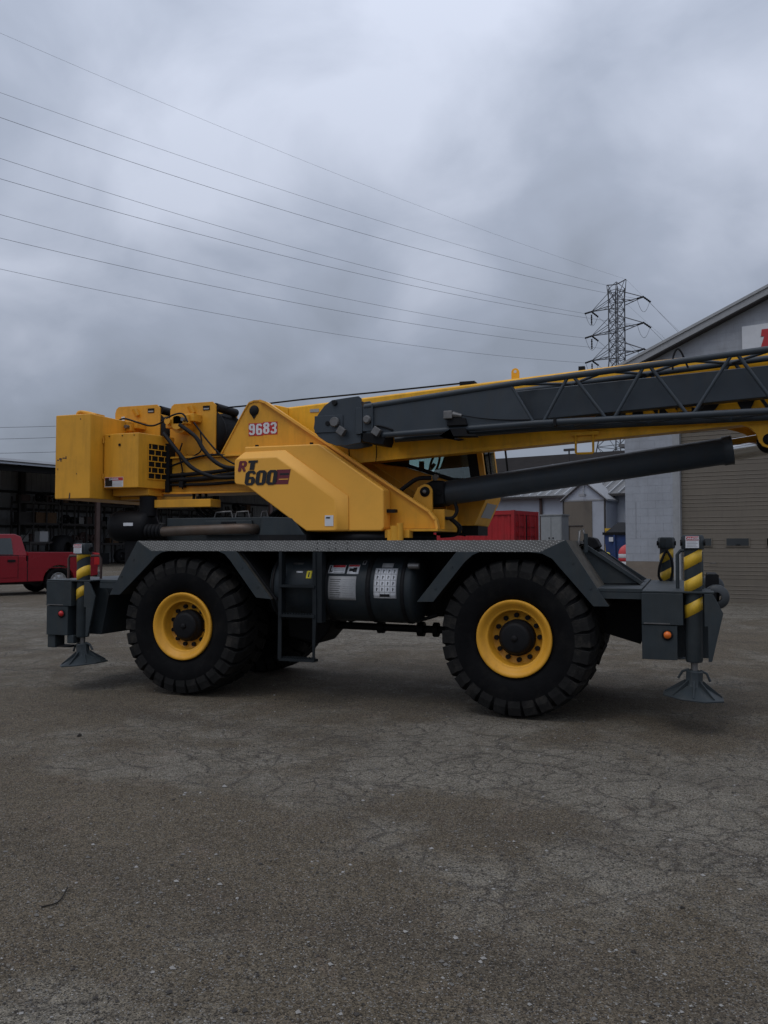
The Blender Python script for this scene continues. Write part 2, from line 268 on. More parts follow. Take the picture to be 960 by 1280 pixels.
# ------------------------------------------------------------------ mesh helpers
WL = {}
class MB:
    def __init__(s): s.v = []; s.f = []; s.sm = []
    def add(s, vs, fs, smooth=False):
        b = len(s.v); s.v += [tuple(p) for p in vs]; s.f += [tuple(i + b for i in f) for f in fs]; s.sm += [smooth] * len(fs); return s
    def box(s, x0, x1, y0, y1, z0, z1):
        return s.add([(x, y, z) for x in (x0, x1) for y in (y0, y1) for z in (z0, z1)],
                     [(0, 1, 3, 2), (4, 6, 7, 5), (0, 4, 5, 1), (2, 3, 7, 6), (0, 2, 6, 4), (1, 5, 7, 3)])
    def prism(s, poly, y0, y1, ax='y'):
        n = len(poly)
        mk = {'y': lambda p, d: (p[0], d, p[1]), 'x': lambda p, d: (d, p[0], p[1]), 'z': lambda p, d: (p[0], p[1], d)}[ax]
        return s.add([mk(p, y0) for p in poly] + [mk(p, y1) for p in poly],
                     [tuple(range(n)), tuple(range(2 * n - 1, n - 1, -1))] + [(i, i + n, (i + 1) % n + n, (i + 1) % n) for i in range(n)])
    def loft(s, A, B):      # two same-length 3D rings with caps
        n = len(A)
        return s.add(list(A) + list(B), [tuple(range(n)), tuple(range(2 * n - 1, n - 1, -1))] + [(i, i + n, (i + 1) % n + n, (i + 1) % n) for i in range(n)])
    def tube(s, pts, r, n=8, closed=False, caps=True):
        pts = [Vector(p) for p in pts]; k = len(pts); rs = r if isinstance(r, (list, tuple)) else [r] * k
        rings = []; up = None
        for i, p in enumerate(pts):
            if closed: d = pts[(i + 1) % k] - pts[i - 1]
            else: d = pts[min(i + 1, k - 1)] - pts[max(i - 1, 0)]
            d.normalize()
            if up is None:
                up = Vector((0, 0, 1)) if abs(d.z) < 0.9 else Vector((1, 0, 0))
            a = d.cross(up)
            if a.length < 1e-4: a = d.cross(Vector((0, 1, 0)))
            a.normalize(); c = a.cross(d).normalized(); up = c
            rings.append([p + (a * math.cos(2 * math.pi * j / n) + c * math.sin(2 * math.pi * j / n)) * rs[i] for j in range(n)])
        vs = [q for rg in rings for q in rg]; fs = []
        for i in range(k if closed else k - 1):
            b0, b1 = i * n, ((i + 1) % k) * n
            fs += [(b0 + j, b0 + (j + 1) % n, b1 + (j + 1) % n, b1 + j) for j in range(n)]
        s.add(vs, fs, True)
        if not closed and caps:
            s.add(rings[0], [tuple(range(n))[::-1]]); s.add(rings[-1], [tuple(range(n))])
        return s
    def cyl(s, a, b, r, n=24, r2=None): return s.tube([a, b], [r, r if r2 is None else r2], n)
    def lathe(s, prof, n=48, axis='y', c=(0, 0, 0), a0=0, a1=2 * math.pi, smooth=True):   # prof: (r, along)
        full = abs(a1 - a0 - 2 * math.pi) < 1e-6; m = n if full else n + 1; k = len(prof); vs = []
        for i in range(m):
            t = a0 + (a1 - a0) * i / n; ct, st = math.cos(t), math.sin(t)
            for r, h in prof:
                p = {'y': (r * ct, h, r * st), 'z': (r * ct, r * st, h), 'x': (h, r * ct, r * st)}[axis]
                vs.append((p[0] + c[0], p[1] + c[1], p[2] + c[2]))
        fs = []
        for i in range(n):
            b0, b1 = i * k, ((i + 1) % m) * k
            for j in range(k - 1): fs.append((b0 + j, b1 + j, b1 + j + 1, b0 + j + 1))
        return s.add(vs, fs, smooth and n > 14)
    def build(s, name, m, parent=None, bevel=0.0, seg=2):
        xs = list(zip(*s.v)); c = Vector([(min(a) + max(a)) / 2 for a in xs])
        me = bpy.data.meshes.new(name); me.from_pydata([Vector(p) - c for p in s.v], [], s.f)
        me.polygons.foreach_set('use_smooth', s.sm)
        bm = bmesh.new(); bm.from_mesh(me); bmesh.ops.recalc_face_normals(bm, faces=bm.faces); bm.to_mesh(me); bm.free()
        me.materials.append(m); me.update()
        o = bpy.data.objects.new(name, me); COL.objects.link(o)
        if parent is not None: o.parent = parent; o.location = c - WL[parent.name]
        else: o.location = c
        WL[o.name] = c
        if bevel:
            bv = o.modifiers.new('bevel', 'BEVEL'); bv.width = bevel; bv.segments = seg; bv.limit_method = 'ANGLE'; bv.angle_limit = R(35)
            me.polygons.foreach_set('use_smooth', [True] * len(me.polygons))
            try: bv.harden_normals = True
            except Exception: pass
        return o
def box(*a): return MB().box(*a)
def spline(pts, n=8):
    P = [Vector(p) for p in pts]; P = [2 * P[0] - P[1]] + P + [2 * P[-1] - P[-2]]; o = []
    for i in range(1, len(P) - 2):
        for k in range(n):
            t = k / n; a, b, c, d = P[i - 1:i + 3]
            o.append(0.5 * ((2 * b) + (c - a) * t + (2 * a - 5 * b + 4 * c - d) * t * t + (3 * b - a - 3 * c + d) * t ** 3))
    o.append(P[-2]); return o
def arc(cx, cz, r, a0, a1, n): return [(cx + r * math.cos(a0 + (a1 - a0) * i / n), cz + r * math.sin(a0 + (a1 - a0) * i / n)) for i in range(n + 1)]
def tag(o, label, cat, group=None, kind=None):
    if label: o['label'] = label
    if cat: o['category'] = cat
    if group: o['group'] = group
    if kind: o['kind'] = kind
    return o
def empty(name, loc, rz=0, label=None, cat=None, group=None, base=(0, 0, 0)):
    o = bpy.data.objects.new(name, None); COL.objects.link(o); o.location = loc; o.rotation_euler = (0, 0, rz); o.empty_display_size = 0.2
    WL[o.name] = Vector(base); return tag(o, label, cat, group)
def kids(o): return [c for c in bpy.data.objects if c.parent == o]
def copy_tree(o, parent=None):
    c = o.copy(); COL.objects.link(c); c.parent = parent; WL[c.name] = WL[o.name].copy()
    for ch in kids(o): copy_tree(ch, c)
    return c
def text_mb(txt, size, x, z, y, shear=0.0, sx=1.0, off=0.0, depth=0.003, align='LEFT', plane='y', sp=1.0):
    cu = bpy.data.curves.new('t', 'FONT'); cu.body = txt; cu.size = size; cu.shear = shear; cu.offset = off; cu.extrude = depth / 2; cu.align_x = align; cu.space_character = sp; cu.resolution_u = 4
    ob = bpy.data.objects.new('t', cu); COL.objects.link(ob)
    bpy.context.view_layer.update()
    me = bpy.data.meshes.new_from_object(ob.evaluated_get(bpy.context.evaluated_depsgraph_get()))
    mb = MB()
    if plane == 'y': mb.add([(x + v.co.x * sx, y - v.co.z, z + v.co.y) for v in me.vertices], [tuple(p.vertices) for p in me.polygons])
    bpy.data.objects.remove(ob); bpy.data.meshes.remove(me); bpy.data.curves.remove(cu)
    return mb

GLY = {
 '6': ['.######.', '########', '###..###', '###.....', '###.....', '#######.', '########', '###..###', '###..###', '###..###', '########', '.######.'],
 '0': ['.######.', '########', '###..###', '###..###', '###..###', '###..###', '###..###', '###..###', '###..###', '###..###', '########', '.######.'],
 '8': ['.######.', '########', '###..###', '###..###', '########', '.######.', '########', '###..###', '###..###', '###..###', '########', '.######.'],
 '3': ['.######.', '########', '###..###', '.....###', '.....###', '..#####.', '..#####.', '.....###', '.....###', '###..###', '########', '.######.'],
 'R': ['#######.', '########', '###..###', '###..###', '###..###', '########', '#######.', '######..', '###.###.', '###.###.', '###..###', '###..###'],
 'T': ['########', '########', '########', '..####..', '..####..', '..####..', '..####..', '..####..', '..####..', '..####..', '..####..', '..####..']}
GLY['9'] = [r[::-1] for r in GLY['6'][::-1]]
def glyph(ch, x, z, w, h, y, shear=0.0, depth=0.003):
    """block letter made of full-width runs, corner cells chamfered"""
    rows = GLY[ch]; nr = len(rows); m = MB(); cw, chh = w / 8, h / nr
    on = lambda r, c: 0 <= r < nr and 0 <= c < 8 and rows[r][c] == '#'
    for r, row in enumerate(rows):
        c = 0
        while c < 8:
            if row[c] != '#': c += 1; continue
            c0 = c
            while c < 8 and row[c] == '#': c += 1
            zb0, zt0 = z + h - (r + 1) * chh, z + h - r * chh
            l0 = l1 = c0; r0 = r1 = c
            if not on(r, c0 - 1) and not on(r - 1, c0): l1 = c0 + 0.8
            if not on(r, c0 - 1) and not on(r + 1, c0): l0 = c0 + 0.8
            if not on(r, c) and not on(r - 1, c - 1): r1 = c - 0.8
            if not on(r, c) and not on(r + 1, c - 1): r0 = c - 0.8
            if ch == 'T': l0 = l1 = c0; r0 = r1 = c
            m.prism([(x + l0 * cw + shear * (zb0 - z), zb0), (x + r0 * cw + shear * (zb0 - z), zb0), (x + r1 * cw + shear * (zt0 - z), zt0), (x + l1 * cw + shear * (zt0 - z), zt0)], y, y + depth)
    return m
# ------------------------------------------------------------------ ground
g = MB().add([(-900, -300, 0), (900, -300, 0), (900, 1500, 0), (-900, 1500, 0)], [(0, 1, 2, 3)]).build('ground', GND)
g['kind'] = 'structure'

# ================================================================== garage
ANG = R(-15.4)
GA = empty('garage', (3.684, 20.529, 0), ANG, 'grey painted block garage with low gable roof, tan base and wide taupe roller door', 'garage')
GWID, GEAVE, GSL = 15.0, 7.62, 0.405
DX0, DX1, DTOP = 1.76, 6.9, 5.75
def roofz(x): return GEAVE + GSL * (x if x < GWID / 2 else GWID - x)
# core wall behind the blocks (mortar), with the door opening
w = MB()
w.prism([(0, 0), (DX0, 0), (DX0, DTOP), (DX1, DTOP), (DX1, 0), (GWID, 0), (GWID, GEAVE), (GWID / 2, roofz(GWID / 2)), (0, GEAVE)], 0.004, 0.25)
w.box(0.0, 0.25, 0.25, 16, 0, GEAVE - 0.02); w.box(GWID - 0.25, GWID, 0.25, 16, 0, GEAVE - 0.02); w.box(0, GWID, 15.8, 16, 0, GEAVE - 0.02)
wall = w.build('wall', MORT, GA)
BH, BLn, JT = 0.248, 0.50, 0.005
far = {0: MB(), 1: MB()}; cache = {}; nb = 0
row = 0; z = 0.0
def clip_top(x0, x1, z0, z1):
    return [(x0, z0), (x1, z0), (x1, min(z1, roofz(x1) - 0.03)), (x0, min(z1, roofz(x0) - 0.03))]
while z < 10.7:
    z1 = z + BH - JT; x = 0.0 - (BLn / 2 if row % 2 else 0)
    base = (z1 < 1.37)
    while x < GWID:
        a, b = max(x, 0.0), min(x + BLn - JT, GWID); x += BLn
        segs = [(a, b)]
        if z < DTOP and not (b <= DX0 or a >= DX1):
            segs = [q for q in ((a, min(b, DX0)), (max(a, DX1), b)) if q[1] - q[0] > 0.03]
        for a_, b_ in segs:
            if b_ - a_ < 0.03: continue
            p = clip_top(a_, b_, z, z1)
            if min(p[2][1], p[3][1]) < z + 0.02:
                continue
            big = a_ < 5.0 and nb < 299 and not (2.0 < a_ and z < 7.0) and (a_ < 2.2 or z > 7.4)
            if big:
                key = (round(b_ - a_, 3), base)
                full = abs(p[2][1] - z1) < 1e-6 and abs(p[3][1] - z1) < 1e-6
                if full and key in cache:
                    o = cache[key].copy(); COL.objects.link(o); o.parent = GA
                    o.location = Vector(((a_ + b_) / 2, cache[key].location.y, (z + z1) / 2))
                else:
                    o = MB().prism(p, 0.0, 0.03).build('block', BLOCKB if base else BLOCKM, GA)
                    if full: cache[key] = o
                o.location.y += random.uniform(-0.0015, 0.0015); nb += 1
            else:
                far[1 if base else 0].prism(p, 0.0, 0.03)
    z += BH; row += 1
for k, m_ in ((0, BLOCKM), (1, BLOCKB)):
    o = far[k].build('blockwork', m_, GA); o['kind'] = 'stuff'
# roof: two slopes, fascia, trim
for sgn in (0, 1):
    x0 = -0.35 if sgn == 0 else GWID + 0.35; xm = GWID / 2
    zz = lambda x: GEAVE + GSL * (x if sgn == 0 else GWID - x)
    poly = [(x0, zz(x0)), (xm, zz(xm)), (xm, zz(xm) + 0.10), (x0, zz(x0) + 0.10)]
    rf = MB().prism(poly, -0.30, 16.2).build('roof', ROOFW, GA)
    f1 = MB().prism([(x0, zz(x0) - 0.13), (xm, zz(xm) - 0.13), (xm, zz(xm) + 0.13), (x0, zz(x0) + 0.13)], -0.36, -0.303).build('fascia', TRIM, rf)
    MB().prism([(x0, zz(x0) + 0.08), (xm, zz(xm) + 0.08), (xm, zz(xm) + 0.17), (x0, zz(x0) + 0.17)], -0.40, -0.363).build('drip_edge', ROOFW, rf)
    MB().prism([(x0, zz(x0) - 0.17), (xm, zz(xm) - 0.17), (xm, zz(xm) - 0.10), (x0, zz(x0) - 0.10)], -0.34, -0.02).build('soffit', SHD, rf)
# downpipe cap at the eave
MB().box(-0.42, -0.22, -0.42, -0.28, GEAVE - 0.42, GEAVE - 0.08).build('gutter_end', TRIM, GA)
# door frame
fr = MB(); fr.box(DX0 - 0.19, DX0, -0.02, 0.0, 0, DTOP); fr.box(DX1, DX1 + 0.19, -0.02, 0, 0, DTOP); fr.box(DX0 - 0.19, DX1 + 0.19, -0.02, 0.0, DTOP, DTOP + 0.19)
fr.box(DX0, DX0 + 0.04, -0.05, 0.2, 0, DTOP)
fr.build('door_frame', TRIM, GA)
MB().box(DX0, DX1, 0.2, 0.24, 0, DTOP).build('door_backing', SHD, GA)
# sectional door: each section its own panel with pressed ribs
SH = 0.715
def section_mb():
    m = MB(); zz = 0.0
    prof = [(0.0, 0.0), (0.012, 0.0)]
    z_ = 0.012
    lines = [0.125, 0.25, 0.375, 0.50]
    pts = [(0.0, 0.012)]
    for l in lines:
        pts += [(l - 0.012, 0.012), (l - 0.006, 0.024), (l + 0.010, 0.004), (l + 0.022, 0.012)]
    pts += [(SH - 0.008, 0.012)]
    poly = [(0.12 + y, z0) for z0, y in pts] + [(0.17, SH - 0.008), (0.17, 0.0)]
    return m.prism(poly, DX0 + 0.045, DX1, 'x')
sec = section_mb().build('door_section', DOORM, GA); base_z = sec.location.z
for i in range(1, 8):
    c = sec.copy(); COL.objects.link(c); c.parent = GA; c.location.z = base_z + i * SH; c.location.y += random.uniform(-0.002, 0.002)
for i in range(6):
    x = DX0 + 0.55 + i * 0.0
px = [2.06, 3.165, 4.34, 5.5]
for x in px:
    f_ = MB().box(x - 0.03, x + 0.68, 0.10, 0.13, 1.725, 2.005).build('window_frame', DOORM, GA)
    MB().box(x, x + 0.65, 0.092, 0.099, 1.755, 1.978).build('window_pane', GLT, f_)
MB().tube([(DX0 + 0.9, 0.09, 1.2), (DX0 + 0.9, 0.05, 1.2), (DX0 + 1.1, 0.05, 1.2), (DX0 + 1.1, 0.09, 1.2)], 0.012).build('door_handle', STL, GA)
# shop sign on the gable, its left edge and first letter show
sg = MB().box(3.755, 7.3, -0.07, -0.005, 6.9, 8.535).build('sign_board', WHT, GA)
T = [(4.33, 8.37), (5.05, 8.37), (5.0, 8.15), (4.86, 8.15), (4.72, 7.25), (4.12, 7.25), (4.40, 8.15), (4.28, 8.15)]
T = [(4.325, 8.365), (5.15, 8.365), (5.10, 8.165), (4.93, 8.135), (4.66, 7.2), (4.10, 7.2), (4.39, 8.135), (4.30, 8.165)]
MB().prism(T, -0.078, -0.071).build('sign_letter', REDD, sg)
MB().prism([(4.29, 8.135), (4.385, 8.135), (4.385, 8.150), (4.29, 8.150)], -0.078, -0.071).build('sign_outline', BLD, sg)
# electrical box on the side wall, conduit
MB().box(0.33, 0.37, -0.006, 0.001, 2.0, 3.2).build('conduit_scar', MORT, GA)

# ================================================================== distant warehouse with porch
WH = empty('warehouse', (-0.723, 37.005, 0), ANG, 'long low white warehouse with ribbed grey roof behind the red container', 'warehouse')
MB().box(-11, 11, 0, 0.2, 0, 4.4).build('wall', WHITEW, WH)
MB().box(-11, 11, 15.8, 16, 0, 4.4).build('wall', WHITEW, WH)
MB().prism([(0.2, 0), (15.8, 0), (15.8, 4.4), (8, 7.42), (0.2, 4.4)], -11, -10.8, 'x').build('gable_wall', WHITEW, WH)
for sgn in (0, 1):
    y0, y1 = (-0.4, 8.0) if sgn == 0 else (16.4, 8.0); z0, z1 = 4.38, 7.5
    m = MB(); m.add([(-11.4, y0, z0), (11.4, y0, z0), (11.4, y1, z1), (-11.4, y1, z1), (-11.4, y0, z0 - 0.06), (11.4, y0, z0 - 0.06), (11.4, y1, z1 - 0.06), (-11.4, y1, z1 - 0.06)],
                    [(0, 1, 2, 3), (4, 7, 6, 5), (0, 4, 5, 1), (2, 6, 7, 3), (0, 3, 7, 4), (1, 5, 6, 2)])
    rf = m.build('roof', ROOFC, WH)
    # horizontal courses of roof sheet and standing ribs near the eave
    if sgn == 0:
        cs = MB()
        for k in range(26):
            t0 = 0.3 + 0.7 * k / 26; ya, za = y0 + (y1 - y0) * t0, z0 + (z1 - z0) * t0; yb, zb = y0 + (y1 - y0) * (t0 + 0.012), z0 + (z1 - z0) * (t0 + 0.012)
            cs.add([(-11.4, ya, za + 0.10), (11.4, ya, za + 0.10), (11.4, yb, zb + 0.005), (-11.4, yb, zb + 0.005), (-11.4, ya, za), (11.4, ya, za)], [(0, 1, 2, 3), (0, 4, 5, 1)])
        cs.build('roof_course', SHD, rf)
        rb = MB()
        for k in range(45):
            x = -11.2 + k * 0.5
            rb.add([(x, y0, z0), (x + 0.12, y0, z0), (x + 0.12, y0 + 2.5, z0 + 0.93), (x, y0 + 2.5, z0 + 0.93), (x + 0.03, y0, z0 + 0.09), (x + 0.09, y0, z0 + 0.09), (x + 0.09, y0 + 2.5, z0 + 1.02), (x + 0.03, y0 + 2.5, z0 + 1.02)],
                   [(4, 5, 6, 7), (0, 4, 7, 3), (1, 2, 6, 5), (0, 1, 5, 4)])
        rb.build('roof_rib', ROOFW, rf)
MB().box(-11.4, 11.4, -0.5, -0.4, 4.28, 4.40).build('gutter', SHD, WH)
MB().tube([(-1.05, -0.1, 0), (-1.05, -0.1, 4.3)], 0.09, 8).build('downpipe', RUST, WH)
MB().tube([(-0.85, -0.05, 0), (-0.85, -0.05, 3.3)], 0.05, 8).build('downpipe', TRIM, WH)
MB().tube([(-0.9, 3.5, 5.8), (-0.9, 3.5, 7.25)], 0.045, 6).build('vent_pipe', SHD, WH)
MB().box(-1.2, -0.6, 3.4, 3.6, 7.2, 7.33).build('vent_cap', SHD, WH)
MB().loft([(-2.9, 4.2, 6.42), (-2.4, 4.2, 6.42), (-2.1, 4.6, 6.6), (-2.4, 4.6, 6.6)], [(-2.9, 4.2, 6.36), (-2.4, 4.2, 6.36), (-2.1, 4.6, 6.54), (-2.4, 4.6, 6.54)]).build('skylight', WHT, WH)
# porch
P0, PW = 0.86, 3.15; py0 = -1.6; PM = (P0 + PW) / 2
MB().prism([(P0, 0), (PW, 0), (PW, 4.05), (PM, 4.95), (P0, 4.05)], py0, py0 + 0.12).build('porch_wall', WHITEW, WH)
MB().box(P0, P0 + 0.12, py0 + 0.12, 0, 0, 4.05).build('porch_side', WHITEW, WH); MB().box(PW - 0.12, PW, py0 + 0.12, 0, 0, 4.05).build('porch_side', WHITEW, WH)
for a, b in (((P0 - 0.1, 3.98), (PM, 4.98)), ((PM, 4.98), (PW + 0.1, 3.98))):
    MB().prism([a, b, (b[0], b[1] + 0.09), (a[0], a[1] + 0.09)], py0 - 0.12, 0.6).build('porch_roof', ROOFW, WH)
    MB().prism([(a[0], a[1] - 0.03), (b[0], b[1] - 0.03), (b[0], b[1] + 0.03), (a[0], a[1] + 0.03)], py0 - 0.15, py0 - 0.123).build('porch_trim', SHD, WH)
MB().box(P0, PW, py0 - 0.03, py0 - 0.001, 4.0, 4.07).build('porch_beam', TRIM, WH)
dr = MB().box(0.94, 2.42, py0 - 0.05, py0 - 0.003, 0, 3.98).build('porch_door', DOORM, WH)
MB().tube([(1.2, py0 - 0.08, 1.5), (1.2, py0 - 0.08, 2.75), (1.95, py0 - 0.08, 2.75)], 0.025, 6).build('door_bar', SHD, dr)
MB().box(P0 + 0.0, P0 + 0.07, py0 - 0.06, py0 - 0.003, 0, 4.05).build('corner_post', SHD, WH); MB().box(PW - 0.10, PW - 0.02, py0 - 0.06, py0 - 0.003, 0, 4.05).build('corner_post', SHD, WH)
lp = MB().tube([(2.0, py0 - 0.05, 4.85), (2.0, py0 - 0.12, 4.35), (2.1, py0 - 0.45, 4.3)], 0.025, 6); lp.box(1.95, 2.25, py0 - 0.6, py0 - 0.35, 4.2, 4.33); lp.build('porch_lamp', TRIM, WH)
# tall ribbed blue-grey block joined to the warehouse
TB = empty('ribbed_building', (3.2, 34.4, 0), ANG, 'tall blue-grey ribbed metal building between porch and block garage', 'building')
m = MB(); m.box(-0.4, 9, 0, 6, 0, 6.6); m.build('wall', BLUEW, TB)
for k in range(18):
    x = -0.3 + k * 0.5
    MB().prism([(x, -0.004), (x + 0.16, -0.004), (x + 0.12, -0.06), (x + 0.04, -0.06)], 0, 6.6, 'z').build('wall_rib', BLUEW, TB)
MB().box(-0.6, 9.2, -0.3, 6.3, 6.6, 6.75).build('roof', ROOFC, TB)

# ================================================================== yard things on the right
SC = empty('shipping_container', (-1.06, 25.84, 0), ANG, 'dark red corrugated shipping container in front of the white warehouse', 'container')
CH = 3.2; CD = 2.35
MB().box(-8.5, -0.05, 0.06, CD - 0.06, 0.12, CH - 0.06).build('shell', REDC, SC)
m = MB()
for k in range(29):
    x = -8.35 + k * 0.285
    m.prism([(x, 0.062), (x + 0.06, 0.028), (x + 0.14, 0.028), (x + 0.20, 0.062)], 0.2, CH - 0.12, 'z')
m.build('corrugation', REDC, SC)
for z0_, z1_ in ((0.02, 0.2), (CH - 0.17, CH)):
    MB().box(-8.5, -0.005, -0.01, 0.09, z0_, z1_).build('side_rail', REDC, SC)
    MB().box(-0.12, 0.0, 0.14, CD - 0.14, z0_, z1_).build('end_rail', REDC, SC)
for x in (-8.55, -0.14):
    for y in (-0.02, CD - 0.12): MB().box(x, x + 0.145, y, y + 0.14, 0.02, CH + 0.01).build('corner_post', REDC, SC)
for y in (0.15, CD / 2 + 0.03):
    d = MB().box(-0.045, -0.005, y, y + CD / 2 - 0.2, 0.22, CH - 0.2).build('door', REDC, SC)
    for zz in (0.55, 0.95, 1.35, 1.75, 2.15, 2.55): MB().box(-0.004, 0.03, y + 0.08, y + CD / 2 - 0.28, zz, zz + 0.16).build('door_rib', REDC, d)
    for q in (0.2, 0.75): MB().tube([(0.045, y + q, 0.15), (0.045, y + q, CH - 0.15)], 0.022, 8).build('lock_rod', REDC, d)
MB().box(-0.02, 0.012, CD / 2 - 0.045, CD / 2 + 0.025, 0.2, CH - 0.2).build('door_gap', BLK, SC)

EC = empty('electrical_cabinet', (0.06, 25.53, 0), ANG, 'tall light grey two-door metal cabinet beside the red container', 'cabinet')
MB().box(0.02, 0.92, 0.0, 0.7, 0.08, 2.95).build('body', CABG, EC, bevel=0.01)
for x in (0.06, 0.49):
    d = MB().box(x, x + 0.40, -0.025, -0.002, 0.15, 2.88).build('door', CABG, EC, bevel=0.006)
    MB().cyl((x + (0.33 if x < 0.2 else 0.07), -0.05, 2.05), (x + (0.33 if x < 0.2 else 0.07), -0.024, 2.05), 0.03, 10).build('knob', DRK, d)
MB().box(0.0, 0.95, -0.04, 0.74, 2.953, 3.0).build('roof', CABG, EC)
MB().box(0.0, 0.94, 0.02, 0.68, 0, 0.08).build('plinth', SHD, EC)

DP = empty('dumpster', (2.75, 23.35, 0), ANG, 'blue steel dumpster with its black lid open beside the garage corner', 'dumpster')
m = MB(); m.loft([(0.12, 0.1, 0.15), (2.2, 0.1, 0.15), (2.2, 1.5, 0.15), (0.12, 1.5, 0.15)], [(0, 0, 2.2), (2.3, 0, 2.2), (2.3, 1.6, 2.2), (0, 1.6, 2.2)]); m.build('body', BLUE, DP)
for x in (0.35, 1.0, 1.65): MB().loft([(x, 0.03, 0.4), (x + 0.08, 0.03, 0.4), (x + 0.08, 0.12, 0.4), (x, 0.12, 0.4)], [(x, -0.06, 2.15), (x + 0.08, -0.06, 2.15), (x + 0.08, 0.02, 2.15), (x, 0.02, 2.15)]).build('stiffener', BLUE, DP)
MB().box(-0.05, 2.35, -0.06, 0.02, 2.14, 2.24).build('rim', DRK, DP)
MB().loft([(-0.02, 0.05, 2.2), (2.3, 0.05, 2.2), (2.3, 0.12, 2.2), (-0.02, 0.12, 2.2)], [(0.25, 0.75, 2.62), (2.3, 0.75, 2.62), (2.3, 0.85, 2.62), (0.25, 0.85, 2.62)]).build('lid', BLK, DP)
MB().box(0.2, 0.36, -0.075, -0.06, 1.9, 2.06).build('sticker', WHT, DP)
yb = empty('sheet_board', (2.62, 25.2, 0), ANG, 'yellow board leaning upright behind the blue dumpster', 'board')
m = MB().box(0.0, 0.5, 0, 0.05, 0, 2.42); m.build('panel', STR, yb); MB().box(0.0, 0.5, -0.03, -0.003, 2.32, 2.42).build('batten', STR, yb)

bz = empty('banded_barrel', (3.72, 21.85, 0), 0, 'round-topped barrel with red and white bands just behind the garage corner', 'barrel')
bands = [(0.0, 0.55, WHT), (0.55, 0.85, REDD), (0.85, 1.20, WHT), (1.20, 1.32, REDD), (1.32, 1.47, WHT)]
PINK = mat('dome_red', (0.58, 0.06, 0.06), 0.5, var=0.1)
for a, b, m_ in bands:
    MB().lathe([(0.0, a + 0.002), (0.36, a + 0.002), (0.37, a + 0.02), (0.37, b - 0.02), (0.36, b - 0.002), (0.0, b - 0.002)], 24, 'z').build('band', m_, bz)
MB().lathe([(0.37 * math.cos(t * math.pi / 16), 1.468 + 0.34 * math.sin(t * math.pi / 16)) for t in range(9)], 24, 'z').build('dome', PINK, bz)
bo = empty('safety_bollard', (3.02, 21.2, 0), 0, 'short yellow steel bollard near the banded barrel', 'bollard')
MB().lathe([(0.0, 0), (0.11, 0), (0.11, 1.47), (0.08, 1.51), (0, 1.53)], 16, 'z').build('post', YLD, bo); MB().lathe([(0.0, 0), (0.17, 0), (0.17, 0.03), (0.112, 0.05)], 16, 'z').build('foot', DRK, bo)

# yellow bollard by the garage door jamb, seen beside the far front jack
bo2 = empty('door_bollard', (5.02, 19.6, 0), 0, 'slim yellow guard post at the garage door jamb', 'bollard')
MB().lathe([(0.0, 0), (0.075, 0), (0.075, 1.30), (0.05, 1.335), (0, 1.345)], 16, 'z').build('post', YLD, bo2); MB().lathe([(0.0, 0), (0.14, 0), (0.14, 0.03), (0.078, 0.05)], 16, 'z').build('foot', DRK, bo2)

# ================================================================== open storage shed on the left
SHB = ANG + math.pi / 2
SH_ = empty('storage_shed', (-42.01, 40.35, 0), SHB, 'long dark open-fronted steel storage shed behind the red pickup', 'shed')
EV = 7.75; DEP = 13.7; X0, X1 = -16, 50
m = MB(); m.add([(X0, -0.6, EV), (X1, -0.6, EV), (X1, DEP + 0.4, EV + 1.9), (X0, DEP + 0.4, EV + 1.9), (X0, -0.6, EV + 0.12), (X1, -0.6, EV + 0.12), (X1, DEP + 0.4, EV + 2.02), (X0, DEP + 0.4, EV + 2.02)],
                [(0, 3, 2, 1), (4, 5, 6, 7), (0, 1, 5, 4), (2, 3, 7, 6), (0, 4, 7, 3), (1, 2, 6, 5)])
rf = m.build('roof', SHEET, SH_)
MB().box(X0, X1, -0.72, -0.61, EV + 0.0, EV + 0.15).build('gutter', WHITEW, rf)
MB().box(X0, X1, -0.8, -0.62, EV + 0.16, EV + 0.22).build('roof_edge', SHD, rf)
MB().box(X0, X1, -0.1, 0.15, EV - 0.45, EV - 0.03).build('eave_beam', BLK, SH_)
for k in range(11):      # back wall: ribbed sheets between columns
    x = X0 + k * 6.0; w_ = min(6.0, X1 - x) - 0.02
    s_ = MB().box(x, x + w_, DEP, DEP + 0.06, 0, EV + 1.8).build('wall_sheet', WSH, SH_)
    rb = MB()
    for j in range(int(w_ / 0.5)): rb.box(x + 0.1 + j * 0.5, x + 0.22 + j * 0.5, DEP - 0.05, DEP - 0.002, 0, EV + 1.75)
    rb.build('sheet_rib', WSH, s_)
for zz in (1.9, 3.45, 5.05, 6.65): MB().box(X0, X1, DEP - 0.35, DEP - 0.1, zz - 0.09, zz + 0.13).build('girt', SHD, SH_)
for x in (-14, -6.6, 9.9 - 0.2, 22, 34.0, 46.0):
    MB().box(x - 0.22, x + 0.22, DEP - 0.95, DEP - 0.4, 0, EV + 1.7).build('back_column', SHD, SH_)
for x in (-13.0, 8.3, 29.0, 48.0):
    MB().box(x - 0.17, x + 0.17, -0.28, -0.02, 0, EV - 0.03).build('front_column', RUST, SH_)
for x in (-14.0, 9.7, 22, 34.0, 46.0):
    m = MB(); m.prism([(-0.02, EV - 0.5), (DEP - 0.4, EV + 0.9), (DEP - 0.4, EV + 1.75), (-0.02, EV - 0.05)], x - 0.12, x + 0.12, 'x'); m.build('rafter', SHD, SH_)
MB().box(X1 - 0.1, X1, 0.1, DEP, 0, EV).build('end_wall', SHEET, SH_)
MB().box(X0, X0 + 0.1, 0.1, DEP, 0, EV).build('end_wall', SHEET, SH_)
